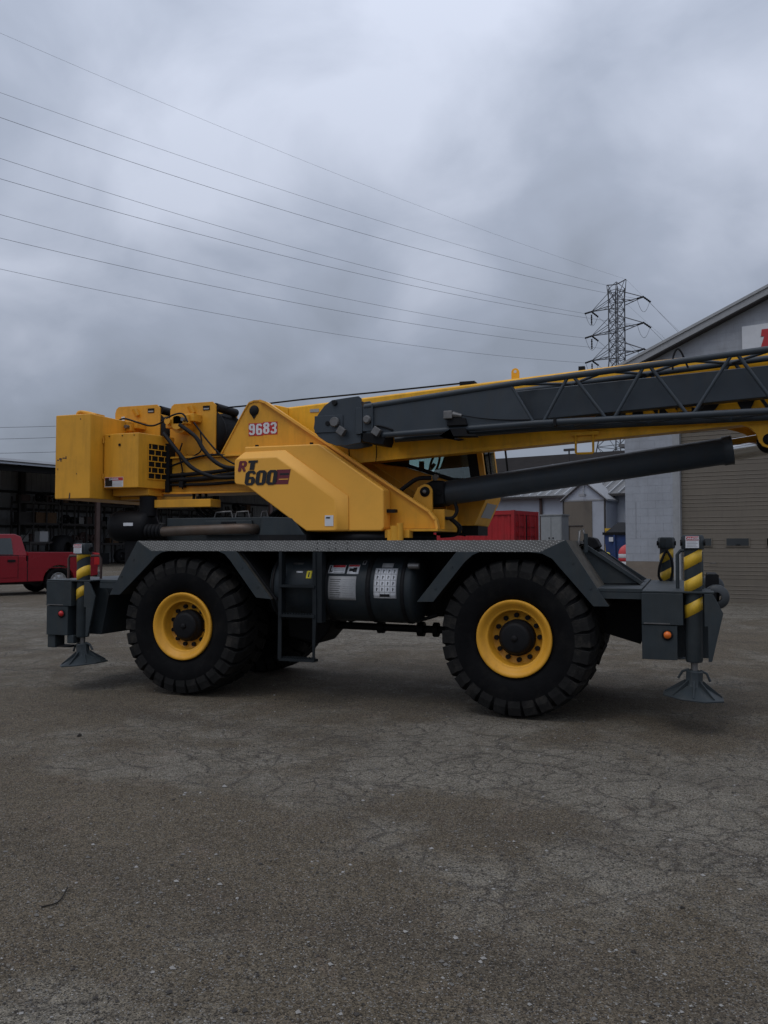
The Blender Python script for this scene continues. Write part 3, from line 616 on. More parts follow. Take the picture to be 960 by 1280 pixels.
def shp(x, y, z=0):   # shed local -> world
    c, s = math.cos(SHB), math.sin(SHB); return (-42.01 + x * c - y * s, 40.35 + x * s + y * c, z)
# racks with stored parts
ITEMM = [DRK, SHD, BROWN, RUST, GRY, STL]
rackn = 0
RY = 9.6
for rx in (7.4, 11.6, 15.8, 20.0, 24.2, 28.4, 32.6):
    rk = empty('storage_rack', shp(rx, RY), SHB, None, 'rack', 'racks along the shed back wall')
    nth = int(round((rx - 7.4) / 4.2))
    rk['label'] = 'dark steel shed rack holding the brown timber crate on its middle shelf' if nth == 0 else 'dark steel shed rack, %s along from the one holding the brown crate' % ('first', 'second', 'third', 'fourth', 'fifth', 'sixth')[nth - 1]
    for x in (0.05, 1.4, 2.7, 3.95):
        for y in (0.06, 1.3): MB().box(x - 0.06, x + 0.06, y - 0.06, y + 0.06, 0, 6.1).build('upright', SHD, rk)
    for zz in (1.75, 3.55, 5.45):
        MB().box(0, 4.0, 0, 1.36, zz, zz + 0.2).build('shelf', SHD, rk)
    MB().tube([(0.1, 0.0, 1.95), (1.4, 0.0, 3.5)], 0.04, 6).build('brace', SHD, rk)
rng = random.Random(3)
CNAME = {DRK.name: 'blackish', SHD.name: 'dark', BROWN.name: 'brown', RUST.name: 'rusty', GRY.name: 'dark grey', STL.name: 'bare steel'}
LVL = {1.95: 'lowest', 3.75: 'middle', 5.65: 'top'}
def crate(name, loc, sx, sy, sz, m_, label, cat, group):
    t = empty(name, loc, SHB + rng.uniform(-0.08, 0.08), label, cat, group)
    MB().box(0, sx, 0, sy, 0, sz).build('body', m_, t)
    MB().box(-0.02, sx + 0.02, -0.02, 0.03, sz * 0.45, sz * 0.6).build('batten', m_, t)
    return t
def coil(name, loc, r, w_, m_, label, cat, group, rot=0.0):
    t = empty(name, loc, SHB + rot, label, cat, group)
    MB().lathe([(r * 0.55, 0), (r, 0.0), (r, w_), (r * 0.55, w_), (r * 0.55, 0)], 20, 'y', (0, 0, r)).build('ring', m_, t)
    MB().lathe([(r * 0.15, w_ * 0.4), (r * 0.57, w_ * 0.4), (r * 0.57, w_ * 0.6), (r * 0.15, w_ * 0.6)], 20, 'y', (0, 0, r)).build('disc', m_, t)
    return t
crate('timber_crate', shp(9.15, RY + 0.2, 3.755), 2.0, 1.0, 0.95, BROWN, 'brown timber crate on the middle shelf of the shed rack', 'crate', None)
crate('timber_crate', shp(7.6, RY + 0.25, 3.755), 1.4, 0.9, 0.95, SHD, 'dark weathered crate beside the brown timber crate on the rack', 'crate', None)
for rx in (7.4, 11.6, 15.8, 20.0, 24.2, 28.4, 32.6):
    for zz in (1.95, 3.75, 5.65):
        x = rx + 0.3
        while x < rx + 3.3:
            if zz > 3 and zz < 4 and rx < 11: x += 9; continue
            k = rng.random()
            if k < 0.25: x += rng.uniform(0.4, 1.2); continue
            if k < 0.65:
                sx = rng.uniform(0.4, 1.0); mm_ = rng.choice(ITEMM); crate('parts_box', shp(x, RY + 0.2, zz + 0.004), sx, 0.8, rng.uniform(0.3, 1.0), mm_, '%s box of spare parts on the %s shelf of the shed racks' % (CNAME[mm_.name], LVL[zz]), 'box', 'parts boxes on the racks'); x += sx + 0.15
            else:
                r_ = rng.uniform(0.3, 0.55); mm_ = rng.choice([DRK, SHD, RUST]); coil('spare_ring', shp(x + r_, RY + 0.3, zz + 0.004), r_, 0.4, mm_, '%s ring-shaped spare part standing on the %s shelf of the shed racks' % (CNAME[mm_.name], LVL[zz]), 'spare part', 'rings on the racks'); x += 2 * r_ + 0.1
# things on the shed floor behind the pickup
coil('cable_reel', shp(8.6, 4.2), 1.3, 1.0, DRK, 'big dark cable reel standing on the shed floor behind the pickup bed', 'reel', None, 0.5)
coil('cable_reel', shp(10.4, 4.8), 1.1, 0.9, SHD, 'smaller dark cable reel leaning beside the big reel', 'reel', None, 0.9)
crate('appliance_box', shp(6.2, 4.6, 2.05), 0.75, 0.8, 0.85, DGY, 'pale grey boxed unit on a bench behind the pickup', 'box', None)
t = empty('work_bench', shp(5.2, 4.4), SHB, 'low dark bench carrying the pale grey boxed unit', 'bench')
MB().box(0, 2.4, 0, 1.2, 1.9, 2.045).build('top', SHD, t)
for x in (0.1, 2.3):
    for y in (0.1, 1.1): MB().box(x - 0.06, x + 0.06, y - 0.06, y + 0.06, 0, 1.9).build('leg', SHD, t)
for k in range(14):
    x = 5.0 + k * 2.3 + rng.uniform(-0.4, 0.4); y = rng.uniform(5.5, 8.5)
    if k % 3 == 2: coil('scrap_ring', shp(x, y), rng.uniform(0.5, 0.8), 0.5, DRK, 'dark ring-shaped machine part lying on the shed floor', 'machine part', 'rings on the shed floor', rng.uniform(-1, 1))
    else:
        mm_ = rng.choice([DRK, SHD, GRY, SHD]); hh_ = rng.uniform(0.6, 1.5); crate('floor_crate', shp(x, y), rng.uniform(1.0, 1.8), 1.0, hh_, mm_, '%s crate %s on the shed floor' % (CNAME[mm_.name], 'standing tall' if hh_ > 1.05 else 'lying low'), 'crate', 'crates on the shed floor')
for k in range(5):
    t = empty('timber_pallet', shp(21.0 + k * 3.4, 2.6 + (k % 2)), SHB + 0.1 * k, 'timber pallet on the ground at the shed front, %s along from the reels' % ('first', 'second', 'third', 'fourth', 'fifth')[k], 'pallet', 'pallets at the shed front')
    for j in range(5): MB().box(0, 1.8, j * 0.3, j * 0.3 + 0.2, 0.2, 0.25).build('plank', BROWN, t)
    for j in range(3): MB().box(j * 0.82, j * 0.82 + 0.15, 0, 1.4, 0, 0.198).build('runner', BROWN, t)
# gabion basket and odd crates seen under the boom
gb = empty('mesh_basket', (-10.6, 33.0, 0), 0.3, 'wire mesh basket of grey scrap behind the crane turntable', 'basket')
m = MB()
for k in range(160):
    x, y, z = rng.uniform(0.15, 2.6), rng.uniform(0.15, 1.2), rng.uniform(0.1, 2.05); q = rng.uniform(0.07, 0.16)
    m.add([(x + q, y, z), (x - q, y, z), (x, y + q, z), (x, y - q, z), (x, y, z + q), (x, y, z - q)], [(0, 2, 4), (2, 1, 4), (1, 3, 4), (3, 0, 4), (2, 0, 5), (1, 2, 5), (3, 1, 5), (0, 3, 5)])
o = m.build('scrap', STONE, gb); o['kind'] = 'stuff'
for x in (0.02, 1.38, 2.73):
    for y in (0.02, 1.33): MB().box(x - 0.04, x + 0.04, y - 0.04, y + 0.04, 0, 2.25).build('post', STL, gb)
for zz in (0.1, 0.8, 1.5, 2.2): MB().box(-0.02, 2.77, -0.03, 0.0, zz - 0.025, zz + 0.025).build('rail', STL, gb)

# ================================================================== red pickup
PU = empty('pickup_truck', (-15.92, 16.31, 0), 0, 'red pickup truck parked in front of the open shed', 'pickup truck')
HD = math.atan2(-0.891, -0.454)      # heading
PU.rotation_euler = (0, 0, HD)
# local: +x forward, y=0 is the near side's wheel plane (near side = local -y? resolved below), rear axle at x=0
k_ = 1.2
def pp(pts): return [(a * k_, b * k_) for a, b in pts]
sgn = 1
# near side of the truck is local -Y after rotation when heading left of frame: side polygon mirrored by ys
def truck():
    ys = 1
    yn, yf = 0.0 * k_, -1.95 * k_
    yn, yf = -0.98 * k_, 0.98 * k_
    arch = lambda cx: [(cx + 0.47 * math.cos(a), 0.40 + 0.47 * math.sin(a)) for a in [math.pi - i * math.pi / 12 for i in range(13)]]
    # body sides (bed and cab lower), solid below the bed floor
    low = [(-1.22, 0.55)] + [(-0.47, 0.42)] + arch(0)[1:-1] + [(0.47, 0.40), (3.1, 0.36)] + arch(3.65)[1:-1] + [(4.12, 0.42), (4.55, 0.5), (4.58, 0.95), (4.35, 1.08), (2.95, 1.16), (0.98, 1.16), (0.98, 1.0), (-1.22, 1.0)]
    MB().prism(pp(low), yn, yf).build('body', TRK, PU, bevel=0.02)
    for y0, y1 in ((yn - 0.004, yn + 0.08), (yf - 0.08, yf + 0.004)):
        MB().prism(pp([(-1.225, 0.55), (-0.47, 0.42)] + arch(0)[1:-1] + [(0.47, 0.40), (0.925, 0.395), (0.925, 1.27), (-1.225, 1.25)]), y0, y1).build('bed_side', TRK, PU, bevel=0.02)
        MB().prism(pp([(-1.22, 1.252), (0.92, 1.272), (0.92, 1.285), (-1.22, 1.265)]), y0 + 0.012, y1 - 0.012).build('bed_rail', BLK, PU)
    tg = MB().box(-1.26 * k_, -1.19 * k_, yn + 0.1, yf - 0.1, 0.62 * k_, 1.24 * k_).build('tailgate', TRK, PU, bevel=0.02)
    MB().box(-1.275 * k_, -1.262 * k_, -0.15, 0.15, 1.05 * k_, 1.12 * k_).build('handle', BLK, tg)
    # greenhouse
    A = [(0.95, 1.162), (2.95, 1.162), (2.35, 1.72), (2.15, 1.79), (1.25, 1.80), (1.08, 1.72)]
    ins = [0, 0, 0.14, 0.18, 0.18, 0.14]
    ring = lambda s: [(a * k_, s * (0.96 - i) * k_, b * k_) for (a, b), i in zip(A, ins)]
    MB().loft(ring(-1), ring(1)).build('cab', TRK, PU, bevel=0.02)
    for s in (-1, 1):
        q = [(1.35, 1.20, 0.005), (2.62, 1.20, 0.005), (2.28, 1.66, 0.11), (1.38, 1.68, 0.115)]
        MB().loft([(a * k_, s * (0.972 - i) * k_, b * k_) for a, b, i in q], [(a * k_, s * (0.93 - i) * k_, b * k_) for a, b, i in q]).build('side_window', GLT, PU)
        d = MB().prism(pp([(1.22, 0.52), (2.78, 0.52), (2.78, 1.155), (1.22, 1.155)]), s * 0.975 * k_, s * 0.992 * k_).build('door', TRK, PU, bevel=0.012)
        MB().box(1.30 * k_, 1.52 * k_, min(s * 1.0, s * 1.025) * k_, max(s * 1.0, s * 1.025) * k_, 0.98 * k_, 1.05 * k_).build('door_handle', BLK, d, bevel=0.01)
        MB().prism(pp([(-0.1 - 1.1, 0.78), (4.2, 0.80), (4.2, 0.815), (-1.2, 0.795)]), s * 0.978 * k_, s * 0.989 * k_).build('crease', TRK, PU)
        MB().box(-1.27 * k_, -1.10 * k_, min(s * 0.80, s * 0.995) * k_, max(s * 0.80, s * 0.995) * k_, 0.86 * k_, 1.22 * k_).build('tail_light', LRED, PU, bevel=0.015)
        MB().box(4.42 * k_, 4.6 * k_, min(s * 0.6, s * 0.96) * k_, max(s * 0.6, s * 0.96) * k_, 0.78 * k_, 0.95 * k_).build('headlight', WHT, PU, bevel=0.02)
    MB().loft([(2.98 * k_, -0.85 * k_, 1.19 * k_), (2.98 * k_, 0.85 * k_, 1.19 * k_), (2.40 * k_, 0.72 * k_, 1.70 * k_), (2.40 * k_, -0.72 * k_, 1.70 * k_)], [(2.94 * k_, -0.85 * k_, 1.19 * k_), (2.94 * k_, 0.85 * k_, 1.19 * k_), (2.36 * k_, 0.72 * k_, 1.70 * k_), (2.36 * k_, -0.72 * k_, 1.70 * k_)]).build('windscreen', GLT, PU)
    MB().loft([(0.93 * k_, -0.75 * k_, 1.22 * k_), (0.93 * k_, 0.75 * k_, 1.22 * k_), (1.03 * k_, 0.68 * k_, 1.66 * k_), (1.03 * k_, -0.68 * k_, 1.66 * k_)], [(0.99 * k_, -0.75 * k_, 1.22 * k_), (0.99 * k_, 0.75 * k_, 1.22 * k_), (1.08 * k_, 0.68 * k_, 1.66 * k_), (1.08 * k_, -0.68 * k_, 1.66 * k_)]).build('rear_window', GLT, PU)
    MB().box(-1.38 * k_, -1.24 * k_, -0.9 * k_, 0.9 * k_, 0.48 * k_, 0.66 * k_).build('rear_bumper', STL, PU, bevel=0.02)
    MB().box(4.52 * k_, 4.72 * k_, -0.95 * k_, 0.95 * k_, 0.40 * k_, 0.66 * k_).build('front_bumper', STL, PU, bevel=0.02)
    for s in (-1, 1):
        MB().box(0.928 * k_, 0.952 * k_, min(s * 0.90, s * 0.984) * k_, max(s * 0.90, s * 0.984) * k_, 0.42 * k_, 1.165 * k_).build('cab_gap', BLK, PU)
        for xg in (1.205, 2.785): MB().box(xg * k_, (xg + 0.012) * k_, min(s * 0.97, s * 0.984) * k_, max(s * 0.97, s * 0.984) * k_, 0.5 * k_, 1.155 * k_).build('door_gap', BLK, PU)
        MB().prism(pp([(1.20, 1.158), (2.86, 1.158), (2.86, 1.178), (1.20, 1.178)]), s * 0.955 * k_, s * 0.982 * k_).build('window_trim', BLK, PU)
    MB().box(0.4, 4.0, -0.5, 0.5, 0.36, 0.5).build('chassis', SHD, PU)
    for ax in (0, 3.65): MB().cyl((ax * k_, -0.8 * k_, 0.40 * k_), (ax * k_, 0.8 * k_, 0.40 * k_), 0.08, 10).build('axle', SHD, PU)
    # wheels
    wh = MB().lathe([(0.02, 0.03), (0.16, 0.02), (0.22, 0.05), (0.235, 0.02), (0.25, 0.03), (0.25, 0.22), (0.02, 0.22)], 24).build('wheel', ALU, PU)
    ty = MB().lathe([(0.245, 0.03), (0.30, 0.0), (0.36, 0.005), (0.392, 0.035), (0.40, 0.06), (0.40, 0.2), (0.392, 0.225), (0.36, 0.255), (0.245, 0.23)], 32).build('tyre', TYR, wh)
    for i in range(6):
        a = i * math.pi / 3; c, s = math.cos(a), math.sin(a)
        MB().add([(0.05 * c - 0.03 * s, 0.012, 0.05 * s + 0.03 * c), (0.05 * c + 0.03 * s, 0.012, 0.05 * s - 0.03 * c), (0.22 * c + 0.035 * s, 0.012, 0.22 * s - 0.035 * c), (0.22 * c - 0.035 * s, 0.012, 0.22 * s + 0.035 * c),
                  (0.05 * c - 0.03 * s, 0.04, 0.05 * s + 0.03 * c), (0.05 * c + 0.03 * s, 0.04, 0.05 * s - 0.03 * c), (0.22 * c + 0.035 * s, 0.04, 0.22 * s - 0.035 * c), (0.22 * c - 0.035 * s, 0.04, 0.22 * s + 0.035 * c)],
                 [(0, 1, 2, 3), (7, 6, 5, 4), (0, 4, 5, 1), (1, 5, 6, 2), (2, 6, 7, 3), (3, 7, 4, 0)]).build('spoke', ALU, wh)
    wh.scale = (k_,) * 3
    first = True
    for ax in (0, 3.65):
        for s in (-1, 1):
            w2 = wh if first else copy_tree(wh, PU); first = False
            w2.rotation_euler = (0, 0, 0 if s < 0 else math.pi)
            w2.location = (ax * k_, s * 0.86 * k_, 0.40 * k_)
truck()
# keep the near rear wheel on its measured spot: move the root by the side offset
PU.location = (-15.92 - 0.95 * k_ * 0.891, 16.31 + 0.95 * k_ * 0.454, 0)

# ================================================================== transmission tower and wires
TC = Vector((-3.85, 126.0, 0)); ad = Vector((0.82, -0.57, 0)).normalized(); wd = Vector((-0.57, -0.82, 0)).normalized()
TW = empty('transmission_tower', TC, math.atan2(ad.y, ad.x), 'tall grey steel lattice transmission tower beyond the garage roof', 'transmission tower')
# local: x along the arms, y away
lv = [(0, 4.6), (12, 3.0), (22, 1.45), (30.5, 0.86), (41.8, 0.86)]
def hw(z):
    for (z0, a), (z1, b) in zip(lv, lv[1:]):
        if z <= z1: return a + (b - a) * (z - z0) / (z1 - z0)
    return lv[-1][1]
for sx in (-1, 1):
    for sy in (-1, 1):
        MB().tube([(sx * hw(z), sy * hw(z), z) for z, _ in lv], 0.10, 5).build('leg', GALV, TW)
br = MB(); zz = 0.0; hs = [0, 5, 9.5, 13.5, 17, 20, 22.5] + [24.4 + 1.55 * i for i in range(12)]
for z0, z1 in zip(hs, hs[1:]):
    a, b = hw(z0), hw(z1); r_ = 0.05
    for s in (-1, 1):
        br.tube([(-a, s * a, z0), (b, s * b, z1)], r_, 4); br.tube([(a, s * a, z0), (-b, s * b, z1)], r_, 4)
        br.tube([(s * a, -a, z0), (s * b, b, z1)], r_, 4); br.tube([(s * a, a, z0), (s * b, -b, z1)], r_, 4)
        br.tube([(-b, s * b, z1), (b, s * b, z1)], r_, 4); br.tube([(s * b, -b, z1), (s * b, b, z1)], r_, 4)
br.build('lattice_bracing', GALV, TW)
hd = MB(); zt = 42.8
for sx in (-1, 1):
    for sy in (-1, 1): hd.tube([(sx * 0.86, sy * 0.86, 39.9), (sx * 1.75, sy * 0.15, zt)], 0.07, 4)
    hd.tube([(sx * 0.86, 0.86, 41.8), (0, 0, 42.9)], 0.05, 4); hd.tube([(sx * 0.86, -0.86, 41.8), (0, 0, 42.9)], 0.05, 4)
hd.tube([(-1.85, 0, zt), (0, 0, zt - 0.35), (1.85, 0, zt)], 0.09, 5); hd.build('peak_frame', GALV, TW)
ARM = 5.0; AZ = (39.3, 35.35, 31.35)
tips = {}
for i, z in enumerate(AZ):
    for s, nm in ((-1, 'L'), (1, 'R')):
        m = MB(); tip = (s * ARM, 0, z)
        for sy in (-1, 1):
            m.tube([(s * 0.86, sy * 0.86, z - 0.2), tip], 0.075, 4); m.tube([(s * 0.86, sy * 0.86, z + 1.9), tip], 0.06, 4)
            m.tube([(s * 0.86, sy * 0.86, z + 0.5), (s * 3.0, sy * 0.5, z - 0.05)], 0.045, 4)
        m.build('cross_arm', GALV, TW); tips[nm + str(i)] = tip
        for sy, L_ in ((-1, 1), (1, 1)):
            mm = MB(); e_ = (s * ARM + (0.0 if s < 0 else 0.15), sy * 1.5, z - 0.55); pts = [Vector(tip).lerp(Vector(e_), t / 8) for t in range(9)]
            mm.tube(pts, [0.10 if t % 2 else 0.17 for t in range(9)], 6); mm.build('insulator', DRK, TW)
        if s < 0:
            mm = MB(); pts = [Vector((s * ARM, 0, z - 0.5 - 0.2 * t)) for t in range(9)]; mm.tube(pts, [0.08 if t % 2 else 0.15 for t in range(9)], 6); mm.build('insulator', DRK, TW)
        pts = [Vector((s * ARM, -1.5 + 3.0 * t / 10, z - 0.55 - 1.75 * (1 - ((t - 5) / 5) ** 2))) for t in range(11)]
        MB().tube(pts, 0.03, 4).build('jumper_loop', DRK, TW)
Mt = Matrix.Translation(TC) @ Matrix.Rotation(math.atan2(ad.y, ad.x), 4, 'Z')
WIRE = mat('wire_dark', (0.10, 0.105, 0.115), 0.7)
def wire(p, q, sag, r, name, label, group, ext=0.0, n=28):
    p, q = Vector(p), Vector(q); pts = []
    for i in range(n + 1):
        t = (1 + ext) * i / n; v = p.lerp(q, t); v.z -= sag * 4 * t * (1 - t); pts.append(v)
    return tag(MB().tube(pts, r, 5).build(name, WIRE), label, 'power line', group)
camp = Vector(cam.location); yw = R(19.6)
rr_ = Vector((math.cos(yw), math.sin(yw), 0)); ff_ = Vector((-math.sin(yw), math.cos(yw), 0))
def span_point(tip, zend, s_):      # a point s_ metres along the line from the tower
    q = Vector(tip) + wd * s_; q.z = zend; return q
ordn = {'0': 'top', '1': 'middle', '2': 'lowest'}; sidn = {'L': 'far', 'R': 'near'}
zend = {'L0': 40.5, 'L1': 34.8, 'L2': 29.3, 'R0': 39.7, 'R1': 34.2, 'R2': 28.9}
for k in tips:
    tip = Mt @ (Vector(tips[k]) + Vector((0, -1.5, -0.55)))
    q = span_point(tip, zend[k], 88.0)
    wire(tip, q, 1.5, 0.019, 'power_line', 'dark overhead conductor slung from the %s %s arm of the lattice tower over the yard' % (ordn[k[1]], sidn[k[0]]), 'conductors over the yard', ext=0.25)
    tip2 = Mt @ (Vector(tips[k]) + Vector((0, 1.5, -0.55)))
    q2 = tip2 + Vector((60, 175, -9)); wire(tip2, q2, 6, 0.022, 'power_line', 'dark conductor leaving the %s %s tower arm towards the far side' % (ordn[k[1]], sidn[k[0]]), 'conductors beyond the tower')
for sx, ze, lab in ((-1, 45.4, 'far'), (1, 49.0, 'near')):
    tip = Mt @ Vector((sx * 1.85, 0, zt)); q = span_point(tip, ze, 88.0)
    wire(tip, q, 1.0, 0.015 if sx < 0 else 0.010, 'shield_wire', 'thin earth wire from the %s peak of the lattice tower over the yard' % lab, 'earth wires over the yard', ext=0.25)
    wire(tip, tip + Vector((60, 175, -9)), 5, 0.011, 'shield_wire', 'thin earth wire leaving the %s tower peak towards the far side' % lab, 'earth wires beyond the tower')
# far distribution line behind the shed
def cpt(px, py, dist):
    a = (px - 480) / 1050; b = (681 - py) / 1050
    v = camp + (ff_ + rr_ * a) * dist; v.z = 1.78 + b * dist; return v
up_ = []
for nm, px_ in (('A', 97), ('B', -60)):
    v = cpt(px_, 530, 120); t = empty('utility_pole', (v.x, v.y, 0), yw, 'brown timber utility pole carrying %s' % ('thin lines, standing behind the yellow counterweight' if nm == 'A' else 'thin lines beyond the shed end'), 'utility pole')
    MB().tube([(0, 0, 0), (0, 0, v.z + 0.4)], [0.17, 0.11], 10).build('pole', BROWN, t)
    MB().box(-0.5, 0.5, -0.08, 0.08, v.z - 0.15, v.z + 0.05).build('cross_arm', BROWN, t)
for i, (ya, yb_) in enumerate(((533, 531), (548, 545), (565.5, 563.5))):
    a, b = cpt(97, yb_, 120), cpt(-60, ya + 1, 120)
    wire(a, b, 0.1, 0.03, 'distribution_wire', '%s thin wire strung between the utility poles behind the shed' % ('upper', 'middle', 'lower')[i], 'wires between utility poles', n=10)

# ================================================================== the crane
CR = empty('rough_terrain_crane', (1.93, 1.32, 0), 0, 'yellow and grey rough terrain crane numbered 9683 with its boom lowered forward', 'crane', base=(1.93, 1.32, 0))
YF = 2.64                                     # far side
RZ = 0.815; RX, FX = -0.115, 3.832              # wheel radius and axle stations
# ---- wheels
TW_ = 0.76
def tyre_mb():
    m = MB(); w = TW_
    half = [(0.385, 0.085), (0.40, 0.055), (0.45, 0.028), (0.55, 0.006), (0.62, 0.010), (0.68, 0.021), (0.736, 0.05), (0.762, 0.10), (0.770, 0.2)]
    prof = half + [(0.772, w / 2)] + [(r, w - y) for r, y in reversed(half)]
    m.lathe(prof, 72)
    NL = 28
    for side in (0, 1):
        for i in range(NL):
            t0 = 2 * math.pi * (i + 0.5 * side) / NL; wd_ = 2 * math.pi / NL * 0.40
            st = [(0.010, 0.615, 0.622, 0.0, 0.85), (0.006, 0.64, 0.69, 0.0, 1.0), (0.028, 0.68, 0.768, 0.0, 1.0), (0.13, 0.72, 0.7985, 0.018, 1.0), (0.26, 0.74, 0.8, 0.07, 0.95), (0.405, 0.745, 0.8, 0.15, 0.82)]
            vs = []
            j1, j2, j3 = random.uniform(-0.004, 0.003), random.uniform(0.93, 1.05), random.uniform(-0.006, 0.006)
            for y, rb, rt, dth, wf in st:
                yy = y if side == 0 else w - y
                for r_, dw in ((rb, -1.08), (rt, -0.9), (rt, 0.9), (rb, 1.08)):
                    a = t0 + j3 + dth + dw * wd_ * wf * j2; r_ = r_ + (j1 if r_ == rt and y > 0.02 else 0); vs.append((r_ * math.cos(a), yy, r_ * math.sin(a)))
            fs = []; n = len(st)
            for k in range(n - 1):
                b = k * 4
                fs += [(b, b + 4, b + 5, b + 1), (b + 1, b + 5, b + 6, b + 2), (b + 2, b + 6, b + 7, b + 3)]
            fs += [(0, 1, 2, 3), (n * 4 - 1, n * 4 - 2, n * 4 - 3, n * 4 - 4)]
            m.add(vs, fs)
    m.v = [(x * 1.02, y, z * 1.02) for x, y, z in m.v]
    return m
NUTS = 12
wh = MB().lathe([(0.0, 0.225), (0.17, 0.225), (0.272, 0.225), (0.282, 0.215), (0.286, 0.12), (0.288, 0.085), (0.298, 0.076), (0.312, 0.078), (0.318, 0.068), (0.338, 0.060), (0.343, 0.050), (0.372, 0.032), (0.392, 0.026), (0.400, 0.036), (0.400, 0.06), (0.385, 0.085), (0.38, 0.67), (0.0, 0.67)], 64).build('wheel', YEL, CR)
wc = WL[wh.name].copy()
ty_ = tyre_mb(); NB = 72 * 18
to = ty_.build('tyre', TYR, wh); to.data.materials.append(LUG)
for i_, p_ in enumerate(to.data.polygons): p_.material_index = 0 if i_ < NB else 1
MB().lathe([(0.0, 0.07), (0.125, 0.07), (0.15, 0.078), (0.165, 0.10), (0.17, 0.14), (0.188, 0.145), (0.19, 0.224), (0.0, 0.224)], 40).build('hub', BLK, wh)
MB().lathe([(0.0, 0.674), (0.392, 0.674), (0.392, 0.69), (0.3, 0.72), (0.0, 0.72)], 40).build('brake_housing', DRK, wh)
MB().lathe([(0.0, 0.055), (0.03, 0.055), (0.035, 0.069), (0, 0.069)], 16).build('hub_plug', DRK, wh)
for i in range(NUTS):
    a = 2 * math.pi * (i + 0.5) / NUTS; c, s = 0.232 * math.cos(a), 0.232 * math.sin(a)
    MB().tube([(c, 0.19, s), (c, 0.224, s)], 0.026, 8).build('wheel_nut', BLK, wh)
sites = [(RX, 0.02, 0), (FX, 0.02, 0), (RX, YF - 0.02, math.pi), (FX, YF - 0.02, math.pi)]
for i, (x, y, rot) in enumerate(sites):
    w2 = wh if i == 0 else copy_tree(wh, CR)
    off = Matrix.Rotation(rot - (R(5) if x == FX else 0), 3, 'Z') @ wc
    w2.rotation_euler = (0, 0, rot)
    if x == FX: w2.rotation_euler = (0, 0.21 if i == 1 else 0, rot - R(5))
    w2.location = Vector((x, y, RZ)) + off - WL[CR.name]
# ---- carrier chassis
fm = MB(); fm.prism([(-1.27, 1.30), (-1.27, 0.62), (-0.62, 0.72), (0.5, 0.95), (3.4, 0.95), (4.35, 0.92), (5.05, 0.72), (5.12, 1.30), (4.6, 1.7), (-0.6, 1.7)], 0.85, 1.79)
cf = fm.build('carrier_frame', DRK, CR, bevel=0.01)
for x in (RX, FX):
    MB().tube([(x, 0.25, RZ), (x, 0.9, RZ), (x, 1.1, RZ), (x, 1.54, RZ), (x, 1.75, RZ), (x, 2.4, RZ)], [0.15, 0.15, 0.26, 0.26, 0.15, 0.15], 20).build('axle', DRK, cf)
MB().tube([(0.3, 1.32, 0.79), (1.4, 1.32, 0.765)], 0.055, 14).build('drive_shaft', DRK, cf)
ds = MB().tube([(1.35, 1.32, 0.765), (3.6, 1.32, 0.74)], 0.046, 14); ds.tube([(1.9, 1.32, 0.758), (1.98, 1.32, 0.758)], 0.075, 14); ds.tube([(2.42, 1.32, 0.752), (2.50, 1.32, 0.752)], 0.09, 14); ds.tube([(2.62, 1.32, 0.75), (2.68, 1.32, 0.75)], 0.09, 14)
ds.build('drive_shaft', DRK, cf)
MB().prism([(0.75, 1.0), (0.8, 0.62), (1.2, 0.55), (1.35, 0.72), (1.45, 1.0)], 1.05, 1.6).build('transmission', DRK, cf, bevel=0.03)
MB().prism([(1.9, 1.1), (1.95, 0.98), (2.7, 0.97), (2.8, 1.1)], 0.9, 1.7).build('valve_block', DRK, cf, bevel=0.02)
for y in (0.5, 0.75):
    MB().tube(spline([(1.7, y, 1.0), (1.85, y, 0.91), (2.0, y, 0.93), (2.6, y, 0.92), (2.9, y, 1.0)], 5), 0.022, 6).build('hose', BLK, cf)
for y in (0.85, 1.77):       # sloping side plates between cab deck and front bumper
    p = MB().prism([(4.42, 1.70), (4.48, 1.755), (5.05, 1.37), (4.70, 1.362), (4.5, 1.40)], y - 0.01, y + 0.02).build('gusset', GRY, cf)
    MB().prism([(4.46, 1.76), (4.49, 1.785), (5.08, 1.385), (5.05, 1.362)], y - 0.045, y + 0.03).build('gusset_flange', GRY, cf)
# ---- deck with diamond-plate edge
dk = MB().box(-0.70, 4.36, 0.03, YF - 0.03, 1.79, 1.826).build('deck', DIA, CR)
for y0, y1 in ((0.0, 0.028), (YF - 0.028, YF)):
    MB().prism([(-0.71, 1.828), (4.375, 1.828), (4.12, 1.708), (-0.51, 1.708)], y0, y1).build('edge_strip', DIA, dk)
for x in (1.66, 1.80, 1.88, 2.02):
    for z in (1.735, 1.80): MB().cyl((x, -0.004, z), (x, 0.002, z), 0.007, 8).build('bolt', DRK, dk)
# ---- fenders
def fender(flange, plate, name='fender'):
    for y0, y1, i0, i1 in ((-0.004, 0.022, 0.024, 0.84), (YF - 0.022, YF + 0.004, YF - 0.84, YF - 0.024)):
        f = MB().prism(flange, y0, y1).build(name, GRY, CR, bevel=0.004)
        MB().prism(plate, i0, i1).build('mudguard_plate', DUST, f)
def pl(a, b, t):      # thin plate polygon along a-b, t below
    d = Vector((b[0] - a[0], b[1] - a[1])); n = Vector((-d.y, d.x)).normalized() * t
    return [a, b, (b[0] + n.x, b[1] + n.y), (a[0] + n.x, a[1] + n.y)]
fender([(-0.712, 1.824), (-0.515, 1.706), (-0.27, 1.706), (-0.36, 1.69), (-0.45, 1.64), (-0.53, 1.56), (-0.955, 1.175), (-1.105, 1.172)], pl((-1.10, 1.175), (-0.71, 1.822), -0.02))
fender([(0.40, 1.706), (0.64, 1.706), (1.09, 1.165), (0.90, 1.178), (0.56, 1.60), (0.49, 1.67)], pl((0.64, 1.70), (1.085, 1.168), -0.02))
